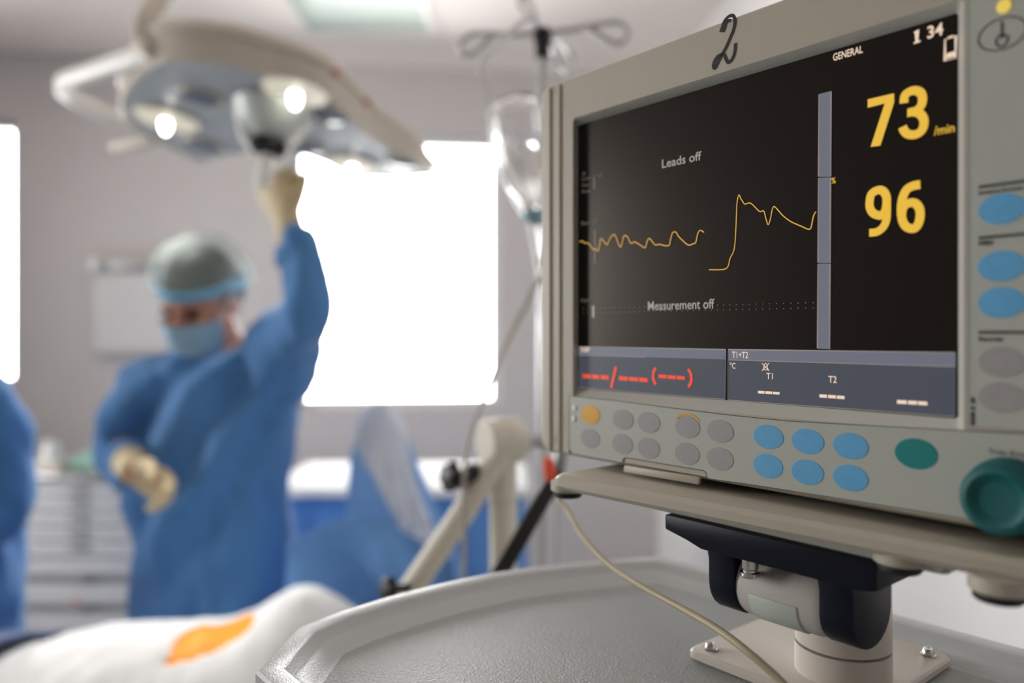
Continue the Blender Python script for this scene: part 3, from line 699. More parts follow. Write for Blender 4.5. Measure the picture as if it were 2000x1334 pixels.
for k in range(4):
    a = PI/4+k*PI/2; g.tube([b_+V((0, 0, 0.035)), b_+V((0.22*math.cos(a), 0.22*math.sin(a), 0.02))], [0.022, 0.016], 12, True)
mk('floor_base', g, M_arm, arm)
end = pa(745, 1235, -0.02)
mk('arm_clip', G().tube([end+V((-0.006, -0.03, 0)), end+V((0, 0.03, 0))], [0.019, 0.019], 18, True), M_black, arm)
mk('lower_arm', G().tube([pa(985, 870, -0.012), pa(905, 1000, -0.014), end], 0.0158, 28, True), M_arm, arm)
def knob(px, py, s=1.0, dy=-0.045):
    c = pa(px, py, dy); a = V((-0.75, -0.62, 0.1)).normalized()
    g = G(); R = []
    for h, r, lob in ((0, 0.010, 0), (0.004, 0.0155, 0.25), (0.013, 0.0165, 0.3), (0.018, 0.013, 0.25), (0.0195, 0.006, 0.0)):
        u = a.orthogonal().normalized(); b = a.cross(u)
        R.append([c+a*(h*s)+(u*math.cos(2*PI*k/36)+b*math.sin(2*PI*k/36))*r*s*(1+lob*0.5*math.cos(6*2*PI*k/36)) for k in range(36)])
    g.rings(R); g.lathe(c-a*0.022*s, a, [(0, 0.006*s), (0.024*s, 0.006*s)], 12)
    return mk('clamp_knob', g, M_black, arm)
knob(893, 930, 1.0); knob(772, 1150, 0.9)
g = G(); g.tube([pa(880, 945, -0.02), pa(925, 922, -0.02), pa(965, 925, 0.0)], [0.010, 0.012, 0.008], 14, True); mk('clamp', g, M_black, arm)
mk('link_rod', G().tube([pa(1020, 862, 0.02), pa(1052, 860, 0.03), pa(1100, 856, 0.04)], 0.011, 18), M_brush, arm)
def bar3(p, q, wx, wy):
    t = (q-p).normalized(); s = t.cross(V((0, 1, 0))).normalized(); n = s.cross(t)
    return G().rings([[c+s*a*wx+n*b*wy for a, b in ((-1, -1), (1, -1), (1, 1), (-1, 1))] for c in (p, q)])
sa, sb = at(1090, 925, 0.86), at(935, 1190, 0.80); sb = sa+(sb-sa)*1.25
mk('strut_bracket', G().tube([sb+(sa-sb)*0.03, V((col[0].x, YA+0.005, sb.z+0.02))], 0.010, 14, True), M_black, arm)
mk('strut_joint', G().tube([sa+(sb-sa)*0.02, pa(1098, 857, 0.04)], 0.009, 14, True), M_black, arm)
mk('strut', bar3(sa, sb, 0.0085, 0.005), M_black, arm, bevel=0.001, label='black strut')
mk('strut_edge', bar3(at(1076, 925, 0.862), at(921, 1190, 0.802), 0.0016, 0.004), M_arm, arm)
mk('grip', G().tube([at(1071, 902, 0.845), at(1075, 930, 0.842)], 0.0062, 18, True), M_orange, arm, label='orange grip')
# grey hose / cable running down past the arm
hz = [ML @ V((-0.10, 0.129, 0.075)), ML @ V((-0.105, 0.16, 0.078)), at(1130, 470, 0.86), at(1085, 500, 0.98), at(1050, 549, 1.06), at(1020, 610, 1.05), at(985, 680, 1.02), at(960, 742, 0.98), at(935, 805, 0.95), at(916, 862, 0.93), at(907, 915, 0.925), at(906, 980, 0.925), at(907, 1060, 0.925), at(905, 1130, 0.925), at(900, 1250, 0.925)]
rad = [0.0042, 0.0042, 0.0042, 0.0042, 0.0042, 0.0042, 0.0034, 0.0028, 0.0026, 0.0026, 0.0028, 0.0030, 0.0028, 0.0026, 0.0026]
tag(mk('sampling_line', G().tube(catmull(hz, 6), rad, 12, True), M_cable2), 'thin grey line hanging diagonally from behind the monitor past the black knob', 'tube')

# ------------------------------------------------------------------ IV stand and bottle
YI = 1.2
bx0 = at(1060, 70, YI); ivx = bx0.x
iv = thing('iv_stand', 'tall steel drip stand with looped wire hooks and black clamp', 'drip stand', (ivx, YI, 0))
mk('pole', G().tube([(ivx, YI, 0.06), (ivx, YI, 1.0), (ivx, YI, at(1057, 110, YI).z)], 0.0088, 20), M_brush, iv)
zt = at(1057, 55, YI).z; zb_ = at(1057, 113, YI).z
g = G(); g.lathe((ivx, YI, zb_-0.002), (0, 0, 1), [(0, 0.0095), (0.002, 0.0115), (0.020, 0.0115), (0.030, 0.0150), (0.042, 0.0145), (0.047, 0.011)], 24); mk('hook_clamp', g, M_black, iv)
def hook(pts, r=0.0046): return mk('hook', G().tube(catmull(pts, 6), r, 10, True), M_brush, iv)
pi_ = lambda x, y, dy=0: at(x, y, YI+dy)
hook([pi_(1055, 62), pi_(1010, 68), pi_(960, 66), pi_(920, 68), pi_(899, 85), pi_(904, 105), pi_(925, 106), pi_(945, 88), pi_(965, 66, -0.01)])
hook([pi_(1058, 62), pi_(1100, 60), pi_(1160, 50), pi_(1205, 44), pi_(1226, 60), pi_(1220, 80), pi_(1200, 84), pi_(1170, 68), pi_(1145, 52, 0.01)])
hook([pi_(1055, 60), pi_(1035, 36, -0.05), pi_(1000, 60, -0.1), pi_(968, 96, -0.14), pi_(946, 122, -0.16), pi_(940, 142, -0.17)])
hook([pi_(1060, 60), pi_(1085, 72, 0.06), pi_(1105, 92, 0.12), pi_(1120, 118, 0.14), pi_(1112, 140, 0.13), pi_(1096, 130, 0.11), pi_(1084, 104, 0.09), pi_(1074, 84, 0.06)])
hook([pi_(1050, 56), pi_(1040, 40, 0.03), pi_(1022, 20, 0.06), pi_(1014, 2, 0.08), pi_(1022, -8, 0.09), pi_(1036, 8, 0.08), pi_(1046, 34, 0.05)])
g = G()
for k in range(5):
    a = 0.3+k*2*PI/5; c, s_ = math.cos(a), math.sin(a)
    lg = G().tube([(ivx, YI, 0.1), (ivx+0.06*c, YI+0.06*s_, 0.09), (ivx+0.26*c, YI+0.26*s_, 0.055)], [0.014, 0.013, 0.009], 12, True)
    o = mk('leg', lg, M_brush, iv)
    mk('caster', G().lathe((ivx+0.26*c-0.008*s_, YI+0.26*s_+0.008*c, 0.026), (s_, -c, 0), [(0, 0.022), (0.003, 0.026), (0.013, 0.026), (0.016, 0.022)], 20), M_rub, o)
# inverted glass infusion bottle hanging from the front hook
YB = 1.135
p0, p1 = at(1001, 190, YB), at(1043, 432, YB); ax = (p1-p0).normalized(); Lb = (p1-p0).length
bot = thing('infusion_bottle', 'clear glass infusion bottle hanging upside down beside the monitor', 'bottle', p1)
prof = [(0, 0.004), (0.001, 0.022), (0.006, 0.034), (0.014, 0.0395), (0.025, 0.041), (0.085, 0.0405), (0.112, 0.037), (0.130, 0.030), (0.148, 0.0195), (0.158, 0.0145), (0.176, 0.0135)]
ins = [(h+0.003 if i < 3 else h, max(r-0.0026, 0.002)) for i, (h, r) in enumerate(prof)]
g = G(); g.lathe(p0, ax, prof, 40); g2 = G(); g2.lathe(p0, ax, ins, 40); g2.f = [list(reversed(f)) for f in g2.f]
me = bpy.data.meshes.new('bottle_glass')
bm = bmesh.new()
for gg in (g, g2):
    vs = [bm.verts.new(p) for p in gg.v]; fl = []
    for f in gg.f: fl.append(bm.faces.new([vs[i] for i in f]))
    bmesh.ops.recalc_face_normals(bm, faces=fl)
    if gg is g2: bmesh.ops.reverse_faces(bm, faces=fl)
for f in bm.faces: f.smooth = True
bm.to_mesh(me); bm.free(); mk('bottle_glass', me, M_glass, bot)
wat = [(h, r-0.0028) for h, r in prof if h > 0.07]; wat = [(0.066, 0.0377)]+wat
mk('liquid', G().lathe(p0, ax, wat, 40), M_water, bot)
mk('stopper', G().lathe(p0+ax*0.170, ax, [(0, 0.0152), (0.010, 0.0152), (0.012, 0.012), (0.022, 0.006), (0.024, 0.004)], 24), M_stop, bot)
side = V((-1, 0, 0)); side = (side-ax*side.dot(ax)).normalized(); frn = V((0, -1, 0))
g = G(); g.tube([p0+ax*0.02+side*0.0425, p0+ax*0.09+side*0.043, p0+ax*0.15+side*0.026, p0+ax*0.182+side*0.013], 0.0022, 8, True)
mk('hanger_strap', g, M_tube, bot)
g = G(); g.tube([p0+ax*0.03+frn*0.043+side*0.01, p0+ax*0.09+frn*0.0425+side*0.012, p0+ax*0.15+frn*0.025+side*0.006, p0+ax*0.182+frn*0.013], 0.0022, 8, True)
mk('hanger_strap', g, M_tube, bot)
hk = pi_(940, 142, -0.17)
mk('hanger_loop', G().tube([hk+V((0, 0, 0.003)), (hk+p0)/2+V((-0.012, -0.03, -0.02)), p0+ax*0.022+side*0.0425], 0.0009, 8, True), M_tube, bot)
dt = [p0+ax*0.190, at(1050, 520, 1.15), at(1062, 700, 1.155), at(1078, 880, 1.16), at(1085, 960, 1.16), at(1086, 1100, 1.16), at(1086, 1300, 1.16)]
mk('drip_tube', G().tube(catmull(dt, 6), 0.0032, 10), M_tube, bot)
mk('drip_chamber', G().tube([p0+ax*0.190, p0+ax*0.25], 0.0085, 16, True), M_tube, bot)

# ------------------------------------------------------------------ surgical light
LC = at(535, 240, 1.826); LN = V((0.1, 0.15, 1)).normalized()
lamp = thing('surgical_light', 'large cream operating light with glowing lamps and side rail, above the masked surgeon', 'surgical light', LC)
def lp(px, py, lift=0.0): return on_plane(px, py, LC, LN)+LN*lift
und = [(317, 116), (380, 119), (450, 128), (515, 146), (575, 164), (624, 183), (660, 209), (693, 240), (726, 272), (785, 305), (846, 333), (880, 338), (897, 338), (880, 341), (800, 348), (760, 350), (715, 348),
       (675, 337), (640, 322), (600, 307), (560, 298), (500, 290), (455, 305), (420, 315), (395, 318), (370, 308), (330, 288), (290, 268), (262, 250), (244, 232), (236, 212), (240, 188), (262, 155), (290, 128)]
U0 = [lp(x, y) for x, y in und]; cU = sum(U0, V())/len(U0)
tip = lp(897, 338)
def th_(p):
    t = min(max(((p-tip).length-0.01)/0.18, 0), 1); return 0.12+0.88*t*t*(3-2*t)
def lring(grow, up): return [p+(p-cU).normalized()*grow*th_(p)+LN*up*th_(p) for p in U0]
g = G(); g.rings([lring(-0.012, 0.004), lring(0.0, 0.0), lring(0.004, 0.002), lring(0.010, 0.055), lring(0.018, 0.062), lring(0.018, 0.070), lring(0.004, 0.090), lring(-0.04, 0.104), lring(-0.10, 0.112)], cap0=False)
mk('housing', g, M_lamp, lamp)
g = G(); g.rings([lring(-0.0121, 0.0038), lring(-0.0121, 0.012)]); 
und_o = mk('underside', g, M_lampu, lamp, smooth=False)
M_glow = emis('lamp_reflector_glow', (1.0, 0.93, 0.77, 1), 0.62); M_bulb = emis('lamp_bulb_glow', (1.0, 0.93, 0.80, 1), 14.0)
def pod(px, py, r, bx=0, by=0, lit=True):
    c = lp(px, py)
    o = mk('lamp_pod', G().lathe(c+LN*0.003, -LN, [(0, r*1.06), (0.003, r*1.06), (0.008, r), (0.008, r*0.97), (0.002, r*0.95)], 36), M_lamp, lamp)
    mk('lens', G().lathe(c-LN*0.0005, -LN, [(0, r*0.955), (0.003, r*0.93), (0.006, r*0.6), (0.007, r*0.1)], 36), M_glow if lit else M_lens, o)
    if lit:
        mk('bulb', G().ell(c-LN*0.012+V((bx, by, 0)), (0.012, 0.012, 0.026)), M_bulb, o)
        s = bpy.data.lights.new('lamp_beam', 'SPOT'); s.energy = 20; s.color = (1, 0.97, 0.91); s.spot_size = 0.75; s.spot_blend = 0.8; s.shadow_soft_size = 0.05
        so = bpy.data.objects.new('lamp_beam', s); COL.objects.link(so); so.location = c-LN*0.045
        so.rotation_euler = (V((-0.72, 1.38, 0.92))-so.location).to_track_quat('-Z', 'Y').to_euler()
pod(325, 232, 0.072); pod(578, 178, 0.070); pod(690, 322, 0.066)
tl = lp(868, 326); o = mk('edge_lamp', G().ell(tl-LN*0.012, (0.03, 0.022, 0.014)), emis('lamp_edge_glow', (1, 0.97, 0.92, 1), 3.0), lamp)
for x, y, r in ((392, 190, 0.045), (398, 283, 0.05), (600, 290, 0.045), (785, 318, 0.045), (640, 225, 0.05)): pod(x, y, r, lit=False)
# centre cup with struts and black grip
gd = -LN; hc = lp(536, 212)
cup = mk('centre_cup', G().lathe(hc, gd, [(0, 0.088), (0.004, 0.092), (0.02, 0.085), (0.05, 0.062), (0.075, 0.040), (0.076, 0.036), (0.05, 0.056), (0.02, 0.078), (0.002, 0.082)], 40), M_cup, lamp)
sv = V((1, 0.1, 0))
for s in (-1, 1):
    mk('grip_strut', G().tube([hc+gd*0.01+sv*0.078*s, hc+gd*0.06+sv*0.060*s, hc+gd*0.10+sv*0.030*s], 0.011, 12, True), M_white, lamp)
mk('grip_collar', G().lathe(hc+gd*0.078, gd, [(0, 0.03), (0.004, 0.042), (0.018, 0.045), (0.03, 0.036), (0.034, 0.026)], 32), M_black, lamp)
GT = hc+gd*0.11; GB = hc+gd*0.175
mk('grip_handle', G().tube([GT, GB], [0.017, 0.016], 20, True), M_white, lamp)
# side rail (handle loop), end knob, red marks
def rail(pts, r): return mk('side_rail', G().tube(catmull(pts, 6), r, 12, True, flat=1.7), M_white, lamp)
rail([lp(300, 128, 0.03), lp(250, 140, 0.03), (lp(150, 172, 0.03)), lp(113, 186, 0.03), lp(128, 207, 0.03), lp(180, 235, 0.03), lp(240, 262, 0.03), lp(300, 285, 0.03)], 0.0125)
mk('rail_knob', G().tube([lp(222, 293, 0.01), lp(262, 290, 0.01), lp(305, 287, 0.02)], [0.014, 0.016, 0.015], 14, True), M_lamp, lamp)
for x, y in ((652, 170), (712, 224)):
    c = lp(x, y)+LN*0.03; c = c+(c-cU).normalized()*0.002
    mk('warning_mark', G().ell(c, (0.009, 0.009, 0.009)), mat('warning_red', srgb(196, 110, 95), 0.5), lamp)
# suspension yoke up to the ceiling
yk = [lp(300, 124, 0.03)+V((-0.01, 0, 0)), at(282, 82, 1.60), at(287, 40, 1.62), at(305, 10, 1.66), at(345, -30, 1.72)]
e = yk[-1]; mk('yoke_arm', G().tube(catmull(yk+[V((-0.55, 1.78, e.z+0.12)), V((-0.48, 1.85, 2.5))], 6), [0.026, 0.026, 0.024, 0.022, 0.022, 0.024], 14, True, flat=0.7), M_lamp, lamp)
mk('ceiling_arm', G().tube([V((-0.48, 1.85, 2.48)), V((-0.48, 1.85, H-0.03))], 0.03, 18), M_lamp, lamp)
mk('ceiling_plate', G().lathe((-0.48, 1.85, H-0.001), (0, 0, -1), [(0, 0.13), (0.04, 0.13), (0.06, 0.10)], 32), M_lamp, lamp)

# ------------------------------------------------------------------ people
def ring_el(c, rx, ry, n=28, ax=None, tilt=None, sq=2.3, yaw=0.0):
    c = V(c); out = []
    for k in range(n):
        a = 2*PI*k/n; ca, sa = math.cos(a), math.sin(a)
        x = math.copysign(abs(ca)**(2/sq), ca)*rx; y = math.copysign(abs(sa)**(2/sq), sa)*ry
        p = V((x, y, 0)); p.rotate(Matrix.Rotation(yaw, 3, 'Z'))
        if tilt: p.rotate(tilt)
        out.append(c+p)
    return out
def limb(g, pts, rads, n=20, sub=5): g.tube(catmull(pts, sub), rads, n, True)
def hand(g, wrist, palm_dir, side_dir, curl, s=1.0, thumb_side=1, grow=0.0, spread=0.25):
    """palm + five bent fingers; palm_dir: wrist->knuckles, side_dir: towards the thumb, curl: list of bend angles, fingers curl towards palm normal"""
    f = V(palm_dir).normalized(); t = V(side_dir); t = (t-f*t.dot(f)).normalized(); nrm = f.cross(t)*thumb_side   # palm side
    W = V(wrist); PL = 0.088*s
    R = []
    for k, (h, wd, tk) in enumerate(((-0.012, 0.026, 0.019), (0.01, 0.030, 0.018), (0.045, 0.039, 0.0165), (0.075, 0.042, 0.0145), (0.09, 0.040, 0.012), (0.097, 0.034, 0.007))):
        R.append([W+f*h*s+(t*math.cos(2*PI*j/20)*(wd*s+grow)+nrm*math.sin(2*PI*j/20)*(tk*s+grow)) for j in range(20)])
    g.rings(R)
    for i, (off, ln) in enumerate(((0.029, 0.072), (0.010, 0.080), (-0.010, 0.074), (-0.029, 0.058))):
        base = W+f*(0.086-0.004*abs(i-1))*s+t*off*s; d = (f+t*(off*spread*6)).normalized(); P = [base-f*0.02*s]; a = 0
        P.append(base)
        for k, frac in enumerate((0.42, 0.32, 0.26)):
            a += curl[i % len(curl)]*(1.0 if k == 0 else 1.0)
            dd = d*math.cos(a)+nrm*math.sin(a); P.append(P[-1]+dd*ln*s*frac)
        g.tube(catmull(P, 4), [0.0098*s+grow, 0.0098*s+grow, 0.0088*s+grow, 0.0078*s+grow, 0.0070*s+grow], 10, True)
    b = W+f*0.022*s+t*0.026*s+nrm*0.008*s
    P = [b-t*0.014*s, b, b+(t*0.75+f*0.65+nrm*0.35).normalized()*0.032*s]
    P.append(P[-1]+(f*0.85+t*0.15+nrm*0.75).normalized()*0.030*s); P.append(P[-1]+(f*0.7-t*0.25+nrm*0.8).normalized()*0.024*s)
    g.tube(catmull(P, 4), [0.016*s+grow, 0.015*s+grow, 0.0115*s+grow, 0.0105*s+grow, 0.0085*s+grow], 12, True)
def fold(co, amp=0.010, s=9.0, zs=0.28):
    p = V((co.x*s, co.y*s, co.z*s*zs)); q = V((co.x*9-co.z*6, co.y*9, co.z*5+co.x*4)); k = V((co.x*22+co.z*7, co.y*22, co.z*9-co.x*6))
    return amp*(noise.noise(p)*0.9+0.9*noise.noise(q)+0.4*noise.noise(k))
def drag(co, K):
    """long folds pulled from the raised shoulder down across the front"""
    a, b = K['drag']; t = (b-a); ln = t.length; t = t/ln; q = co-a; along = q.dot(t)/ln
    nx = V((-t.z, 0, t.x)); sdist = q.dot(nx)
    env = max(0.0, min(1.0, along*4))*max(0.0, min(1.0, (1.5-along)*2))
    return 0.016*env*math.sin(sdist*48/(0.6+0.7*max(along, 0))+1.2*noise.noise(V((co.x*5, co.y*5, co.z*4))))*math.exp(-(sdist/0.20)**2)
def staff(name, label, K, gown_lab=None):
    """K: joints in world space; builds body (one surface), clothes as children"""
    HM = Matrix.Translation(K['head']) @ K['hrot'].to_matrix().to_4x4()
    def h(x, y, z): return HM @ V((x, y, z))       # head frame: -y is the face
    R3 = K['hrot'].to_matrix()
    g = G()
    g.ell(h(0, 0.018, 0.035), (0.074, 0.092, 0.088), R3); g.ell(h(0, -0.028, -0.035), (0.060, 0.064, 0.072), R3); g.ell(h(0, -0.055, -0.083), (0.030, 0.026, 0.024), R3)
    g.ell(h(0, -0.080, 0.022), (0.050, 0.018, 0.016), R3)                                   # brow
    g.tube([h(0, -0.088, 0.012), h(0, -0.104, -0.018), h(0, -0.108, -0.032)], [0.007, 0.0105, 0.013], 10, True)   # nose
    for s in (-1, 1):
        g.ell(h(0.035*s, -0.076, -0.018), (0.022, 0.016, 0.018), R3)
        g.ell(h(0.077*s, 0.012, -0.008), (0.010, 0.018, 0.031), R3)                          # ears
        g.ell(h(0.018*s, -0.088, -0.060), (0.016, 0.010, 0.009), R3)                          # lips
    nk = K['neck']
    limb(g, [h(0, 0.02, -0.04), (h(0, 0.025, -0.09)+nk)/2, nk, nk+V((0, 0.01, -0.06))], [0.056, 0.054, 0.058, 0.075])
    sp = [nk+V((0, 0.005, -0.02)), K['chest'], K['waist'], K['hip'], K['hip']+V((0, 0, -0.10))]
    yw = K.get('yaw', 0)
    g.rings([ring_el(c, rx, ry, yaw=yw) for c, rx, ry in ((sp[0], 0.07, 0.065), (sp[0]+(sp[1]-sp[0])*0.4, 0.165, 0.095), (sp[1], 0.170, 0.115), ((sp[1]+sp[2])/2, 0.155, 0.110), (sp[2], 0.140, 0.100), ((sp[2]+sp[3])/2, 0.165, 0.115), (sp[3], 0.172, 0.118), (sp[4], 0.12, 0.09))])
    for a in ('L', 'R'):
        s_, e_, w_ = K['sh'+a], K['el'+a], K['wr'+a]
        limb(g, [s_+(sp[1]-s_)*0.35, s_, (s_+e_)/2, e_, (e_*0.6+w_*0.4), w_], [0.058, 0.060, 0.048, 0.041, 0.040, 0.027])
        hand(g, w_, K['hd'+a], K['ht'+a], K['cu'+a], K.get('hs'+a, 1.0), K['ts'+a])
        hp = K['hip']+V((0.085 if a == 'R' else -0.085, 0.0, -0.06)); ft = K['ft'+a]
        kn = (hp+ft)/2+V((0, -0.02, 0.0)); ak = V((ft.x, ft.y, 0.09))
        limb(g, [hp, (hp+kn)/2, kn, (kn+ak)/2+V((0, 0.015, 0)), ak], [0.092, 0.080, 0.058, 0.054, 0.038])
        g.tube([V((ft.x, ft.y+0.04, 0.045)), V((ft.x, ft.y-0.05, 0.045)), V((ft.x, ft.y-0.14, 0.032)), V((ft.x, ft.y-0.17, 0.03))], [0.040, 0.042, 0.036, 0.026], 14, True)
    body = mk(name, remesh(g, 0.006, 5), M_skin); tag(body, label, 'person')
    # eyes and brows
    for s in (-1, 1):
        mk('eye', G().ell(h(0.032*s, -0.0795, 0.002), (0.0135, 0.009, 0.0075), R3), mat('eye_dark', srgb(70, 44, 34), 0.3), body)
        mk('eyebrow', G().tube([h(0.014*s, -0.0985, 0.017), h(0.034*s, -0.0965, 0.023), h(0.052*s, -0.083, 0.018)], [0.004, 0.005, 0.003], 8, True), M_hair, body)
    # gloves
    for a in ('L', 'R'):
        s_, e_, w_ = K['sh'+a], K['el'+a], K['wr'+a]
        g = G(); hand(g, w_, K['hd'+a], K['ht'+a], K['cu'+a], K.get('hs'+a, 1.0), K['ts'+a], grow=0.0022)
        d = (e_-w_).normalized(); g.tube([w_-d*0.015, w_+d*0.02, w_+d*0.075, w_+d*0.095], [0.031, 0.034, 0.041, 0.043], 20, False)
        mk('glove', remesh(g, 0.004, 3), M_glove, body)
    # trousers and shoes
    for a in ('L', 'R'):
        ft = K['ft'+a]; g = G()
        g.tube([V((ft.x, ft.y+0.045, 0.05)), V((ft.x, ft.y-0.05, 0.05)), V((ft.x, ft.y-0.15, 0.038)), V((ft.x, ft.y-0.185, 0.034))], [0.047, 0.050, 0.044, 0.030], 16, True)
        for i, p in enumerate(g.v):
            if p.z < 0.002: p.z = 0.002
        mk('shoe', g, M_white, body)
    g = G(); hp = K['hip']
    for a in ('L', 'R'):
        ft = K['ft'+a]; q = hp+V((0.085 if a == 'R' else -0.085, 0, -0.06)); kn = (q+ft)/2+V((0, -0.02, 0)); ak = V((ft.x, ft.y, 0.085))
        limb(g, [q+V((0, 0, 0.1)), (q+kn)/2, kn, (kn+ak)/2, ak], [0.108, 0.100, 0.078, 0.074, 0.066])
    mk('trousers', remesh(g, 0.009, 5, lambda co, n: fold(co, 0.004)), M_gown, body)
    # gown: torso + sleeves in one cloth surface
    g = G(); g.rings([ring_el(c, rx, ry, yaw=yw, n=36) for c, rx, ry in K['gown']])
    for a in ('L', 'R'):
        g.tube(catmull(K['slv'+a], 5), K['slr'+a], 22, True)
    mk('gown', remesh(g, 0.0085, 7, lambda co, n: fold(co, K.get('famp', 0.024))+(drag(co, K) if 'drag' in K else 0.0)), M_gown, body)
    for a in ('L', 'R'):
        w_ = K['wr'+a]; d = (K['el'+a]-w_).normalized()
        mk('cuff', G().tube([w_+d*0.070, w_+d*0.080, w_+d*0.105], [0.043, 0.046, 0.048], 22), M_gown, body)
    # hair under the cap, bouffant cap, band
    g = G(); g.ell(h(0, 0.022, 0.050), (0.084, 0.098, 0.086), R3); g.ell(h(0, 0.075, 0.0), (0.075, 0.05, 0.06), R3)
    hm = remesh(g, 0.006, 3)
    bm = bmesh.new(); bm.from_mesh(hm); inv = HM.inverted()
    dead = [v for v in bm.verts if (inv @ v.co).z < 0.045 and (inv @ v.co).y < -0.01]
    bmesh.ops.delete(bm, geom=dead, context='VERTS'); bm.to_mesh(hm); bm.free()
    mk('hair', hm, M_hair, body)
    g = G(); nu, nv = 48, 18; R = []
    for j in range(nv+1):
        ph = (-0.36+j/nv*1.93)
        rr_ = []
        for k in range(nu):
            a = 2*PI*k/nu; pu = 1+0.035*math.sin(11*a+1.3)*math.cos(ph)+0.02*math.sin(17*a)
            c_ = max(math.cos(ph), 0.02)
            x, y, z = 0.122*c_*math.cos(a)*pu, 0.028+0.124*c_*math.sin(a)*pu, 0.050+0.112*math.sin(ph)
            if j < 3:
                sh = (0.86, 0.93, 0.98)[j]; x *= sh; y = 0.028+(y-0.028)*sh
            if y < -0.04: z += (0.0 if j > 6 else 0.030*(1-j/7))
            rr_.append(h(x, y, z))
        R.append(rr_)
    g.rings(R, cap0=False); mk('cap', g, M_cap, body)
    bp_ = []
    for k in range(40):
        a = 2*PI*k/40; bp_.append(h(0.093*math.cos(a), 0.020+0.112*math.sin(a), 0.040+(0.010 if math.sin(a) < 0 else -0.02*math.sin(a))))
    g = G(); n_ = len(bp_); upv = R3 @ V((0, 0, 1))
    cb_ = h(0, 0.02, 0.04)
    g.add([p+upv*q+(p-cb_).normalized()*o_ for q, o_ in ((-0.011, 0.0), (-0.011, 0.003), (0.013, 0.003), (0.013, 0.0)) for p in bp_], [(i*n_+j, i*n_+(j+1) % n_, ((i+1) % 4)*n_+(j+1) % n_, ((i+1) % 4)*n_+j) for i in range(4) for j in range(n_)])
    mk('cap_band', g, M_band, body)
    # face mask with pleats and ear loops
    def mfn(u, v):
        a = (u-0.5)*2.5; z = -0.020-0.082*v
        r = 0.078-0.018*v+0.004*math.sin(v*PI)+0.0018*math.sin(v*PI*7)
        y = -0.022-(0.092*math.cos(a)*(1-0.10*v*v)) ; x = r*math.sin(a)*1.08
        y -= 0.018*math.exp(-(a/0.35)**2)*math.exp(-((v-0.15)/0.25)**2)
        return h(x, y, z+0.010*math.cos(a)*(1 if v < 0.3 else 0)-0.010*math.cos(a)*v)
    g = G().grid(mfn, 25, 15); k0 = len(g.v); g2 = G().grid(lambda u, v: mfn(u, v)+(R3 @ V((0, 0.004, 0))), 25, 15)
    g.add(g2.v, [list(reversed(f)) for f in g2.f])
    mk('face_mask', g, M_mask, body, double=True)
    for s in (-1, 1):
        mk('mask_loop', G().tube(catmull([h(0.078*s, -0.045, -0.028), h(0.084*s, -0.005, 0.012), h(0.086*s, 0.028, 0.012), h(0.082*s, 0.02, -0.04), h(0.068*s, -0.045, -0.10)], 5), 0.0022, 8, True), M_white, body)
    return body
from mathutils import Euler
ys = 1.9
def P3(px, py, dy=0.0): return at(px, py, ys+dy)
K = dict(head=P3(392, 590, -0.03), hrot=Euler((0.46, 0.07, -0.20), 'XYZ'), neck=P3(430, 668, 0.04), chest=P3(425, 800, 0.03), waist=P3(428, 960, 0.03), hip=P3(430, 1110, 0.05), yaw=-0.25)
K['yaw'] = -0.18
K.update(shR=P3(545, 705, 0.02), elR=P3(596, 608, -0.155), wrR=P3(564, 430, -0.10), shL=P3(292, 752, 0.0), elL=P3(232, 880, 0.03), wrL=P3(262, 920, -0.17))
K['elL'] = P3(236, 868, 0.02)
K.update(hsR=1.14, hdR=P3(496, 300, -0.08)-K['wrR'], htR=V((0.75, -0.4, 0.25)), cuR=[0.95, 1.0, 1.0, 1.05], tsR=1)
K.update(hdL=V((0.9, -0.18, -0.42)), htL=V((0.25, -0.2, 0.8)), cuL=[0.55, 0.6, 0.65, 0.7], tsL=1)
K['drag'] = (P3(545, 700), P3(330, 1010))
hipx = K['hip'].x
K.update(ftR=V((hipx+0.11, 2.0, 0)), ftL=V((hipx-0.11, 2.0, 0)))
def gr(xl, xr, py, ry, dy=0.03):
    a, b = P3(xl, py, dy), P3(xr, py, dy); return ((a+b)/2, (b-a).length/2, ry)
K['gown'] = [gr(385, 482, 668, 0.070, 0.03), gr(325, 535, 686, 0.092), gr(272, 566, 712, 0.110), gr(258, 582, 760, 0.125), gr(252, 585, 820, 0.135), gr(258, 584, 900, 0.140), gr(262, 578, 980, 0.145), gr(266, 584, 1060, 0.150), gr(262, 592, 1140, 0.155), gr(258, 600, 1230, 0.16), gr(255, 610, 1380, 0.165), gr(254, 614, 1480, 0.165)]
K['slvR'] = [P3(500, 745, 0.02), P3(545, 716, 0.0), P3(574, 660, -0.08), P3(594, 606, -0.15), P3(592, 550, -0.145), P3(588, 500, -0.13), P3(583, 466, -0.12)]
K['slrR'] = [0.09, 0.096, 0.074, 0.060, 0.057, 0.052, 0.048]
K['slvL'] = [P3(330, 770, 0.02), P3(290, 770, 0.0), P3(258, 815, 0.0), P3(240, 868, 0.015), P3(236, 900, -0.04), P3(246, 915, -0.10)]
K['slrL'] = [0.10, 0.094, 0.068, 0.058, 0.054, 0.047]
staff('person', 'surgeon in blue gown, mask and bouffant cap, raising one gloved hand to the operating light', K)
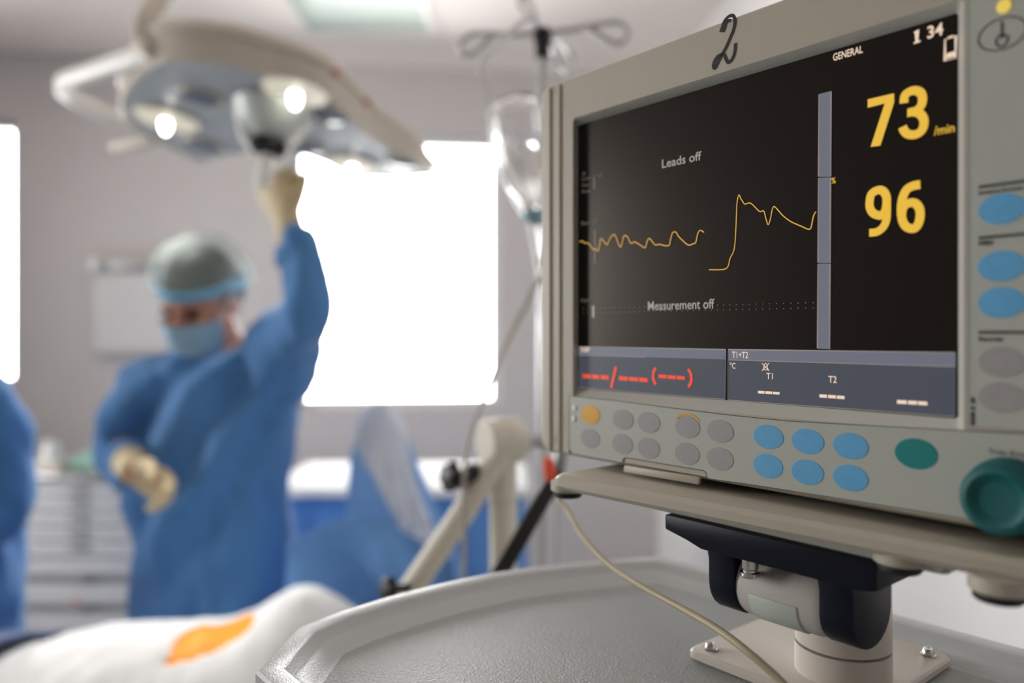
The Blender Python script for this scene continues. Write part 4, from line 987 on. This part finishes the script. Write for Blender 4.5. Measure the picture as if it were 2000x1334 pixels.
# second gowned person at the left edge of the picture (only the shoulder and sleeve in frame)
ys = 1.96
bx2 = P3(-140, 900).x
K2 = dict(head=V((bx2+0.02, 1.90, 1.50)), hrot=Euler((0.55, 0, 0.9), 'XYZ'), neck=V((bx2, 1.94, 1.37)), chest=V((bx2, 1.96, 1.24)), waist=V((bx2, 1.96, 1.04)), hip=V((bx2, 1.98, 0.86)), yaw=0.0)
K2.update(shR=V((bx2+0.15, 1.94, 1.25)), elR=V((bx2+0.215, 1.92, 1.0)), wrR=V((bx2+0.12, 1.72, 1.0)), shL=V((bx2-0.16, 1.94, 1.275)), elL=V((bx2-0.2, 1.92, 1.0)), wrL=V((bx2-0.06, 1.72, 1.02)))
K2.update(hdR=V((0.1, -0.9, -0.2)), htR=V((-0.8, 0, 0.6)), cuR=[0.4, 0.45, 0.5, 0.5], tsR=-1, hdL=V((0.3, -0.9, -0.2)), htL=V((0.8, 0, 0.6)), cuL=[0.4, 0.45, 0.5, 0.5], tsL=1)
K2.update(ftR=V((bx2+0.1, 2.02, 0)), ftL=V((bx2-0.1, 2.02, 0)))
K2['gown'] = [(V((bx2, 1.96, 1.37)), 0.10, 0.075), (V((bx2, 1.96, 1.34)), 0.175, 0.11), (V((bx2, 1.96, 1.27)), 0.215, 0.13), (V((bx2, 1.96, 1.15)), 0.21, 0.14), (V((bx2, 1.96, 0.95)), 0.225, 0.15), (V((bx2, 1.96, 0.75)), 0.235, 0.155), (V((bx2, 1.96, 0.5)), 0.24, 0.16), (V((bx2, 1.96, 0.33)), 0.24, 0.16)]
K2['slvR'] = [V((bx2+0.10, 1.94, 1.25)), V((bx2+0.155, 1.94, 1.275)), V((bx2+0.205, 1.93, 1.15)), V((bx2+0.222, 1.92, 1.0)), V((bx2+0.19, 1.85, 0.99)), V((bx2+0.145, 1.77, 0.995))]
K2['slrR'] = [0.095, 0.092, 0.076, 0.064, 0.06, 0.05]
K2['slvL'] = [V((bx2-(p.x-bx2), p.y, p.z)) for p in K2['slvR']]; K2['slrL'] = K2['slrR']
staff('person', 'person in blue gown cut off by the left edge of the picture', K2)

# ------------------------------------------------------------------ operating table, patient, drapes
TY = 1.40; TZ = 0.66
ot = thing('operating_table', 'operating table hidden under the drapes beneath the patient', 'operating table', (-0.95, TY, 0))
mk('mattress', G().box((-2.15, TY-0.24, TZ), (0.02, TY+0.24, TZ+0.05)), M_black, ot, bevel=0.015)
mk('table_top', G().box((-2.15, TY-0.24, TZ-0.05), (0.02, TY+0.24, TZ-0.001)), M_brush, ot, bevel=0.006)
mk('column', G().box((-1.1, TY-0.14, 0.10), (-0.8, TY+0.14, TZ-0.052)), M_white, ot, bevel=0.02)
mk('foot_plate', G().box((-1.45, TY-0.24, 0.0), (-0.5, TY+0.24, 0.098)), M_white, ot, bevel=0.02)
def sm(a, b, x): t = min(max((x-a)/(b-a), 0), 1); return t*t*(3-2*t)
def lerp_tab(tab, x):
    if x <= tab[0][0]: return tab[0][1]
    for (a, va), (b, vb) in zip(tab, tab[1:]):
        if x <= b: return va+(vb-va)*(x-a)/(b-a)
    return tab[-1][1]
HT = [(-2.2, 0.80), (-1.7, 0.85), (-1.0, 0.863), (-0.89, 0.868), (-0.79, 0.893), (-0.69, 0.906), (-0.56, 0.909), (-0.50, 0.918), (-0.47, 0.928), (-0.43, 0.958), (-0.385, 0.980), (-0.35, 0.972), (-0.315, 0.938), (-0.26, 0.89), (-0.2, 0.86), (0.1, 0.80)]
def ridge(x): return sum(lerp_tab(HT, x+d) for d in (-0.02, 0, 0.02))/3
def zdr(x, y):
    t = (y-TY)/0.25; top = ridge(x)
    base = TZ+0.065
    z = base+(top-base)*max(0.0, 1-abs(t)**2.2) if abs(t) < 1 else base
    if abs(t) >= 0.93: z = min(z, base)-(abs(t)-0.93)*1.2
    return z+0.006*noise.noise(V((x*9, y*14, 0.4)))+0.004*noise.noise(V((x*30, y*26, 2.2)))
# patient: one continuous supine figure under the drapes, head to the right
g = G(); CZ = TZ+0.05
def pr(x, ry, rz, cz): return [V((x, TY+ry*math.cos(2*PI*k/24), cz+rz*math.sin(2*PI*k/24))) for k in range(24)]
def under(x): return ridge(x)-0.024
rs = []
for x, ry in ((-0.255, 0.05), (-0.275, 0.09), (-0.31, 0.135), (-0.385, 0.145), (-0.45, 0.14), (-0.56, 0.13), (-0.66, 0.135), (-0.78, 0.14), (-0.86, 0.12)):
    top = under(x); lo = CZ+0.009; rs.append(pr(x, ry, (top-lo)/2, (top+lo)/2))
g.rings(rs)
for s in (-1, 1):
    limb(g, [V((-0.80, TY+0.075*s, CZ+0.078)), V((-1.0, TY+0.075*s, CZ+0.072)), V((-1.22, TY+0.075*s, CZ+0.062)), V((-1.4, TY+0.075*s, CZ+0.055)), V((-1.6, TY+0.075*s, CZ+0.045))], [0.066, 0.062, 0.052, 0.048, 0.036])
    g.tube([V((-1.60, TY+0.075*s, CZ+0.04)), V((-1.65, TY+0.08*s, CZ+0.045)), V((-1.66, TY+0.08*s, CZ+0.075)), V((-1.70, TY+0.08*s, CZ+0.10))], [0.036, 0.038, 0.032, 0.022], 14, True)
    limb(g, [V((-0.34, TY+0.13*s, CZ+0.08)), V((-0.50, TY+0.165*s, CZ+0.052)), V((-0.62, TY+0.175*s, CZ+0.045)), V((-0.74, TY+0.17*s, CZ+0.042)), V((-0.86, TY+0.165*s, CZ+0.038))], [0.055, 0.044, 0.038, 0.034, 0.026])
    hand(g, V((-0.87, TY+0.165*s, CZ+0.045)), V((-1, 0, 0)), V((0, -s, 0.15)), [0.15, 0.15, 0.18, 0.2], 0.95, -s)
limb(g, [V((-0.28, TY, CZ+0.085)), V((-0.21, TY, CZ+0.09)), V((-0.17, TY, CZ+0.09))], [0.06, 0.055, 0.055])
g.ell((-0.085, TY, CZ+0.09), (0.105, 0.076, 0.088)); g.ell((-0.15, TY, CZ+0.125), (0.06, 0.06, 0.058))
g.tube([V((-0.085, TY, CZ+0.172)), V((-0.115, TY, CZ+0.195)), V((-0.125, TY, CZ+0.19))], [0.008, 0.011, 0.012], 10, True)
for s in (-1, 1): g.ell((-0.08, TY+0.076*s, CZ+0.085), (0.03, 0.010, 0.02))
pat = mk('person', remesh(g, 0.0085, 4), M_skin); tag(pat, 'patient lying under white drapes with an orange painted strip of skin showing', 'person')
g = G(); g.ell((-0.040, TY, CZ+0.092), (0.088, 0.088, 0.096)); mk('cap', g, M_mask, pat)
# skin painted with iodine, in the opening of the drape
def hit(px, py, off=0.0):
    d = ray(px, py); t = 1.05; best = None
    while t < 1.66:
        p = V((0, 0, EYE))+d*t; e = p.z-zdr(p.x, p.y)
        if e < off: return p
        if best is None or e < best[0]: best = (e, p)
        t += 0.002
    return best[1]
op = [(322, 1306), (330, 1283), (346, 1254), (372, 1233), (410, 1226), (446, 1221), (470, 1211), (494, 1201), (497, 1222), (480, 1243), (450, 1262), (420, 1280), (388, 1292), (360, 1300)]
OP = [hit(x, y) for x, y in op]
OPc = catmull([V((p.x, p.y, 0)) for p in OP], 4, True)
def inside(x, y, P=OPc):
    c = False; n = len(P)
    for i in range(n):
        a, b = P[i], P[i-1]
        if (a.y > y) != (b.y > y) and x < (b.x-a.x)*(y-a.y)/(b.y-a.y)+a.x: c = not c
    return c
xs = [p.x for p in OPc]; ysx = [p.y for p in OPc]; x0_, x1_, y0_, y1_ = min(xs)-0.01, max(xs)+0.01, min(ysx)-0.01, max(ysx)+0.01
g = G().grid(lambda u, v: V((x0_+(x1_-x0_)*u, y0_+(y1_-y0_)*v, 0)), 60, 50)
for p in g.v:
    p.z = zdr(p.x, p.y)+0.0025
keep = [f for f in g.f if all(inside(g.v[i].x, g.v[i].y) or min((OPc[k]-V((g.v[i].x, g.v[i].y, 0))).length for k in range(len(OPc))) < 0.012 for i in f)]
g.f = keep; used = sorted({i for f in keep for i in f}); mp = {i: k for k, i in enumerate(used)}
g2 = G(); g2.add([g.v[i] for i in used], [[mp[i] for i in f] for f in keep])
k = len(g2.v); g2.add([p-V((0, 0, 0.006)) for p in g2.v[:k]], [list(reversed(f)) for f in g2.f])
mk('painted_skin', g2, M_iod, pat, double=True, label='orange iodine painted skin')
# white drape with the opening
NX, NY = 260, 110; X0, X1, Y0, Y1 = -1.45, -0.13, TY-0.33, TY+0.265
def wd(u, v):
    x = X0+(X1-X0)*u; y = Y0+(Y1-Y0)*v
    return V((x, y, zdr(x, y)+0.002))
g = G().grid(wd, NX, NY); F0 = [f for f in g.f if not inside(sum(g.v[i].x for i in f)/4, sum(g.v[i].y for i in f)/4)]
g.f = F0
o = mk('white_drape', g, M_wdrape, None, double=True); tag(o, 'white surgical drape with an opening around the orange skin', 'drape')
md = o.modifiers.new('thick', 'SOLIDIFY'); md.thickness = 0.003; md.offset = 1
# dark navy cloth over the legs, lower left corner
def nd(u, v):
    x = -1.95+(0.99+0.12*v)*u; y = TY-0.34+0.605*v
    return V((x, y, zdr(x, y)+0.012+0.05*math.exp(-((x+0.93)/0.08)**2)*math.exp(-((y-1.25)/0.14)**2)+0.006*noise.noise(V((x*14, y*10, 5)))))
g = G().grid(nd, 90, 60); o = mk('navy_drape', g, M_navycloth, None, double=True); tag(o, 'dark navy cloth bunched at the lower left end of the white drape', 'drape')
md = o.modifiers.new('thick', 'SOLIDIFY'); md.thickness = 0.004; md.offset = 1

# anaesthesia screen: upright frame on the table with the blue drape peaked over it
YP = 1.88
def pk(px, py, dy=0.0): return at(px, py, YP+dy)
ds = thing('drape_frame', 'thin metal post holding up the peaked blue drape', 'drape frame', (pk(745, 800).x, YP, 0))
tp = pk(744, 806); mk('post', G().tube([V((tp.x, YP, 0.03)), V((tp.x, YP, tp.z-0.012))], 0.008, 14), M_brush, ds)
mk('foot', G().lathe((tp.x, YP, 0.0), (0, 0, 1), [(0, 0.085), (0.02, 0.085), (0.032, 0.04)], 28), M_brush, ds)
LV = [(786, 741, 749, 0.006), (806, 722, 766, 0.018), (840, 698, 789, 0.035), (880, 687, 806, 0.05), (930, 681, 826, 0.07), (990, 677, 850, 0.085), (1050, 672, 874, 0.095), (1120, 665, 903, 0.10), (1200, 660, 935, 0.105), (1300, 655, 965, 0.105), (1500, 650, 990, 0.105), (1800, 650, 1000, 0.105)]
R = []; n = 72
for i, (py, xl, xr, ry) in enumerate(LV):
    a, b = pk(xl, py), pk(xr, py); c = (a+b)/2; rx = (b-a).length/2; t = min(i/6, 1)
    r = []
    for k in range(n):
        th = 2*PI*k/n
        f = 1+t*(0.10*math.cos(5*th+0.6+i*0.05)+0.06*math.cos(9*th+1.9)+0.03*math.sin(14*th))*(0.55+0.45*abs(math.sin(th)))
        r.append(V((c.x+rx*math.cos(th)*(1+t*0.02*math.cos(7*th)), c.y+ry*math.sin(th)*f, c.z+0.004*math.sin(3*th)*t)))
    R.append(r)
g = G(); S_ = []
for j in range(n):
    S_.append(catmull([R[i][j] for i in range(len(R))], 3))
R2 = [[S_[j][i] for j in range(n)] for i in range(len(S_[0]))]
g.rings(R2, cap0=True, cap1=False)
M_bdrape = mat('drape_blue_thin', srgb(118, 166, 224), 0.8, sheen=0.25, bump=0.12, bscale=200, vary=0.04, spec=0.2)
def translucent(m, col, f):
    nt = m.node_tree; b = nt.nodes['Principled BSDF']; out = nt.nodes['Material Output']
    t = nt.nodes.new('ShaderNodeBsdfTranslucent'); t.inputs[0].default_value = col
    mx = nt.nodes.new('ShaderNodeMixShader'); mx.inputs[0].default_value = f
    nt.links.new(b.outputs[0], mx.inputs[1]); nt.links.new(t.outputs[0], mx.inputs[2]); nt.links.new(mx.outputs[0], out.inputs[0])
translucent(M_bdrape, srgb(190, 216, 240), 0.5)
front = []
o = mk('screen_drape', g, M_bdrape, None, double=True)
M_drape_light = mat('drape_painted_light', srgb(236, 241, 248), 0.75, sheen=0.2, vary=0.03)  # pale colour of an added strip, stands for light falling on the cloth
translucent(M_drape_light, srgb(236, 242, 248), 0.25)
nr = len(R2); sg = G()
def light_strip_pt(u, v):
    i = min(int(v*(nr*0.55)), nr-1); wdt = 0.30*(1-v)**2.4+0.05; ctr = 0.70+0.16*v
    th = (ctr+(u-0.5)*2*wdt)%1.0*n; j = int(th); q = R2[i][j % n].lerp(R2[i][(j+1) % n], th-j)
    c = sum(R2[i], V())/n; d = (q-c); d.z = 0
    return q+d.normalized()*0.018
sg.grid(light_strip_pt, 12, 40)
mk('painted_light_strip', sg, M_drape_light, o, double=True, label='pale strip painting the light on the blue drape'); tag(o, 'blue drape rising to a pale pointed peak below the window', 'drape')
# lower blue sheet with slanting folds between the surgeon and the peaked drape
def ls(u, v):
    px = 560+u*330; top = 1062-62*math.sin(min(max((px-560)/190, 0), 1)*PI/2)+max(0, (px-720))*0.55
    py = top+v*(1300-top)
    dy = -0.145-0.03*v+0.032*math.sin((px-560)/34.0-v*5.5)*min(1, v*3)+0.012*noise.noise(V((px/60, py/50, 1)))
    return pk(px, py, dy)
g = G().grid(ls, 70, 60); o = mk('blue_drape', g, M_drape, None, double=True); tag(o, 'lower blue drape with slanting folds behind the white covered patient', 'drape')
md = o.modifiers.new('thick', 'SOLIDIFY'); md.thickness = 0.003

# ------------------------------------------------------------------ instrument table at the back, under a white and blue cover
itX0, itX1, itY0, itY1, itZ = at(560, 950, 2.6).x, at(1022, 950, 2.5).x, 2.40, 2.90, 0.955
it = thing('instrument_table', 'long covered table under the window at the back', 'table', ((itX0+itX1)/2, 2.65, 0))
mk('table_top', G().box((itX0+0.01, itY0+0.01, itZ-0.03), (itX1-0.01, itY1-0.01, itZ-0.002)), M_brush, it, bevel=0.004)
for x in (itX0+0.05, itX1-0.05):
    for y in (itY0+0.05, itY1-0.05): mk('leg', G().tube([(x, y, 0), (x, y, itZ-0.031)], 0.014, 14), M_brush, it)
def cover(z, x0, x1, y0, y1, drop, off, m, name, label, wav=0.008):
    P = []; N = 160; per = []
    for k in range(40): per.append((x0+(x1-x0)*k/40, y0, 0, -1))
    for k in range(25): per.append((x1, y0+(y1-y0)*k/25, 1, 0))
    for k in range(40): per.append((x1-(x1-x0)*k/40, y1, 0, 1))
    for k in range(25): per.append((x0, y1-(y1-y0)*k/25, -1, 0))
    def rg(dz, o_, wv): return [V((x+nx*(o_+wv*math.sin(i*0.55)+wv*0.6*math.sin(i*1.3+1)), y+ny*(o_+wv*math.sin(i*0.55)+wv*0.6*math.sin(i*1.3+1)), z-dz)) for i, (x, y, nx, ny) in enumerate(per)]
    rs = [rg(0.0, -0.006, 0), rg(0.004, off, 0), rg(0.02, off+0.003, wav*0.2), rg(drop*0.5, off+0.008, wav*0.7), rg(drop, off+0.012, wav)]
    g = G(); g.rings(rs, cap0=True, cap1=False); o = mk(name, g, m, None, double=True)
    return tag(o, label, 'table cover')
cover(itZ+0.002, itX0, itX1, itY0, itY1, 0.55, 0.004, M_drape, 'blue_table_cover', 'blue cover hanging down the front of the long table at the back')
cover(itZ+0.008, itX0+0.0, itX1+0.0, itY0, itY1, 0.022, 0.014, M_wdrape, 'white_table_sheet', 'white sheet spread on top of the long table at the back', 0.002)

# ------------------------------------------------------------------ drawer cabinet against the back, with things on top
YC = 3.05
def pc_(px, py, dy=0.0): return at(px, py, YC+dy)
cx0, cx1 = pc_(40, 1000).x, pc_(290, 1000).x; ctop = pc_(150, 938).z
cab = thing('drawer_cabinet', 'grey steel drawer cabinet between the two gowned people', 'cabinet', ((cx0+cx1)/2, YC+0.2, 0))
mk('body', G().box((cx0, YC+0.012, 0.08), (cx1, YC+0.42, ctop)), M_gap, cab, bevel=0.004)
mk('top', G().box((cx0-0.012, YC-0.01, ctop+0.001), (cx1+0.012, YC+0.43, ctop+0.025)), M_brush, cab, bevel=0.006)
mk('plinth', G().box((cx0+0.03, YC+0.04, 0.0), (cx1-0.03, YC+0.40, 0.079)), M_rub, cab)
edges = [946, 970, 999, 1028, 1057, 1090, 1140, 1197, 1262, 1330]
for i in range(len(edges)-1):
    y0, y1 = edges[i], edges[i+1]
    za, zb2 = pc_(150, y0+1.5).z, pc_(150, y1-(3 if i < 5 else 17)).z
    d = mk('drawer', G().box((cx0+0.012, YC-0.006, zb2), (cx1-0.012, YC+0.0115, za)), M_steelcab, cab, bevel=0.003)
    zc = za-0.018 if i < 5 else zb2-0.004
    mk('pull', G().box((pc_(138, 1000).x, YC-0.022, zc-0.009), (pc_(172, 1000).x, YC-0.0065, zc+0.009)), M_gap, d, bevel=0.003)
    mk('front_edge', G().box((cx0+0.012, YC-0.010, za-0.004), (cx1-0.012, YC-0.0065, za)), M_white, d)
    if i in (6, 7): mk('lock', G().ell((pc_(150, 1000).x, YC-0.008, zb2+0.012), (0.010, 0.004, 0.010)), M_orange, d)
# folded cloth, tray and white box on the cabinet
zt2 = ctop+0.0255
def cl_(u, v):
    a, b = pc_(84, 900).x, pc_(262, 900).x; x = a+(b-a)*u; y = YC+0.06+0.28*v
    e = min(u, 1-u, v, 1-v)
    return V((x, y, zt2+0.002+0.075*min(1, e*5)*(0.8+0.35*noise.noise(V((x*16, y*16, 3))))))
g = G().grid(cl_, 40, 28); o = mk('green_cloth', g, M_green, None, double=True); tag(o, 'crumpled pale green cloth lying on the drawer cabinet', 'cloth')
bt = thing('instrument_tray', 'small beige tray on the front edge of the drawer cabinet', 'tray', (pc_(88, 940).x, YC+0.02, zt2))
a, b = pc_(64, 930).x, pc_(116, 930).x
mk('tray_body', G().box((a, YC-0.006, zt2), (b, YC+0.05, zt2+0.040)), M_beigetray, bt, bevel=0.005)
mk('tray_lid', G().box((a-0.003, YC-0.009, zt2+0.0405), (b+0.003, YC+0.053, zt2+0.048)), M_white, bt, bevel=0.003)
wb = thing('cotton_jar', 'white rounded jar beside the person at the left edge, on the cabinet', 'jar', (pc_(52, 905).x, YC+0.17, zt2))
p = V((pc_(52, 905).x, YC+0.17, zt2))
mk('jar_body', G().lathe(p, (0, 0, 1), [(0, 0.036), (0.003, 0.04), (0.07, 0.04), (0.085, 0.03)], 28), M_white, wb)
mk('lid', G().lathe(p+V((0, 0, 0.0855)), (0, 0, 1), [(0, 0.032), (0.016, 0.032), (0.02, 0.026)], 28), M_white, wb)
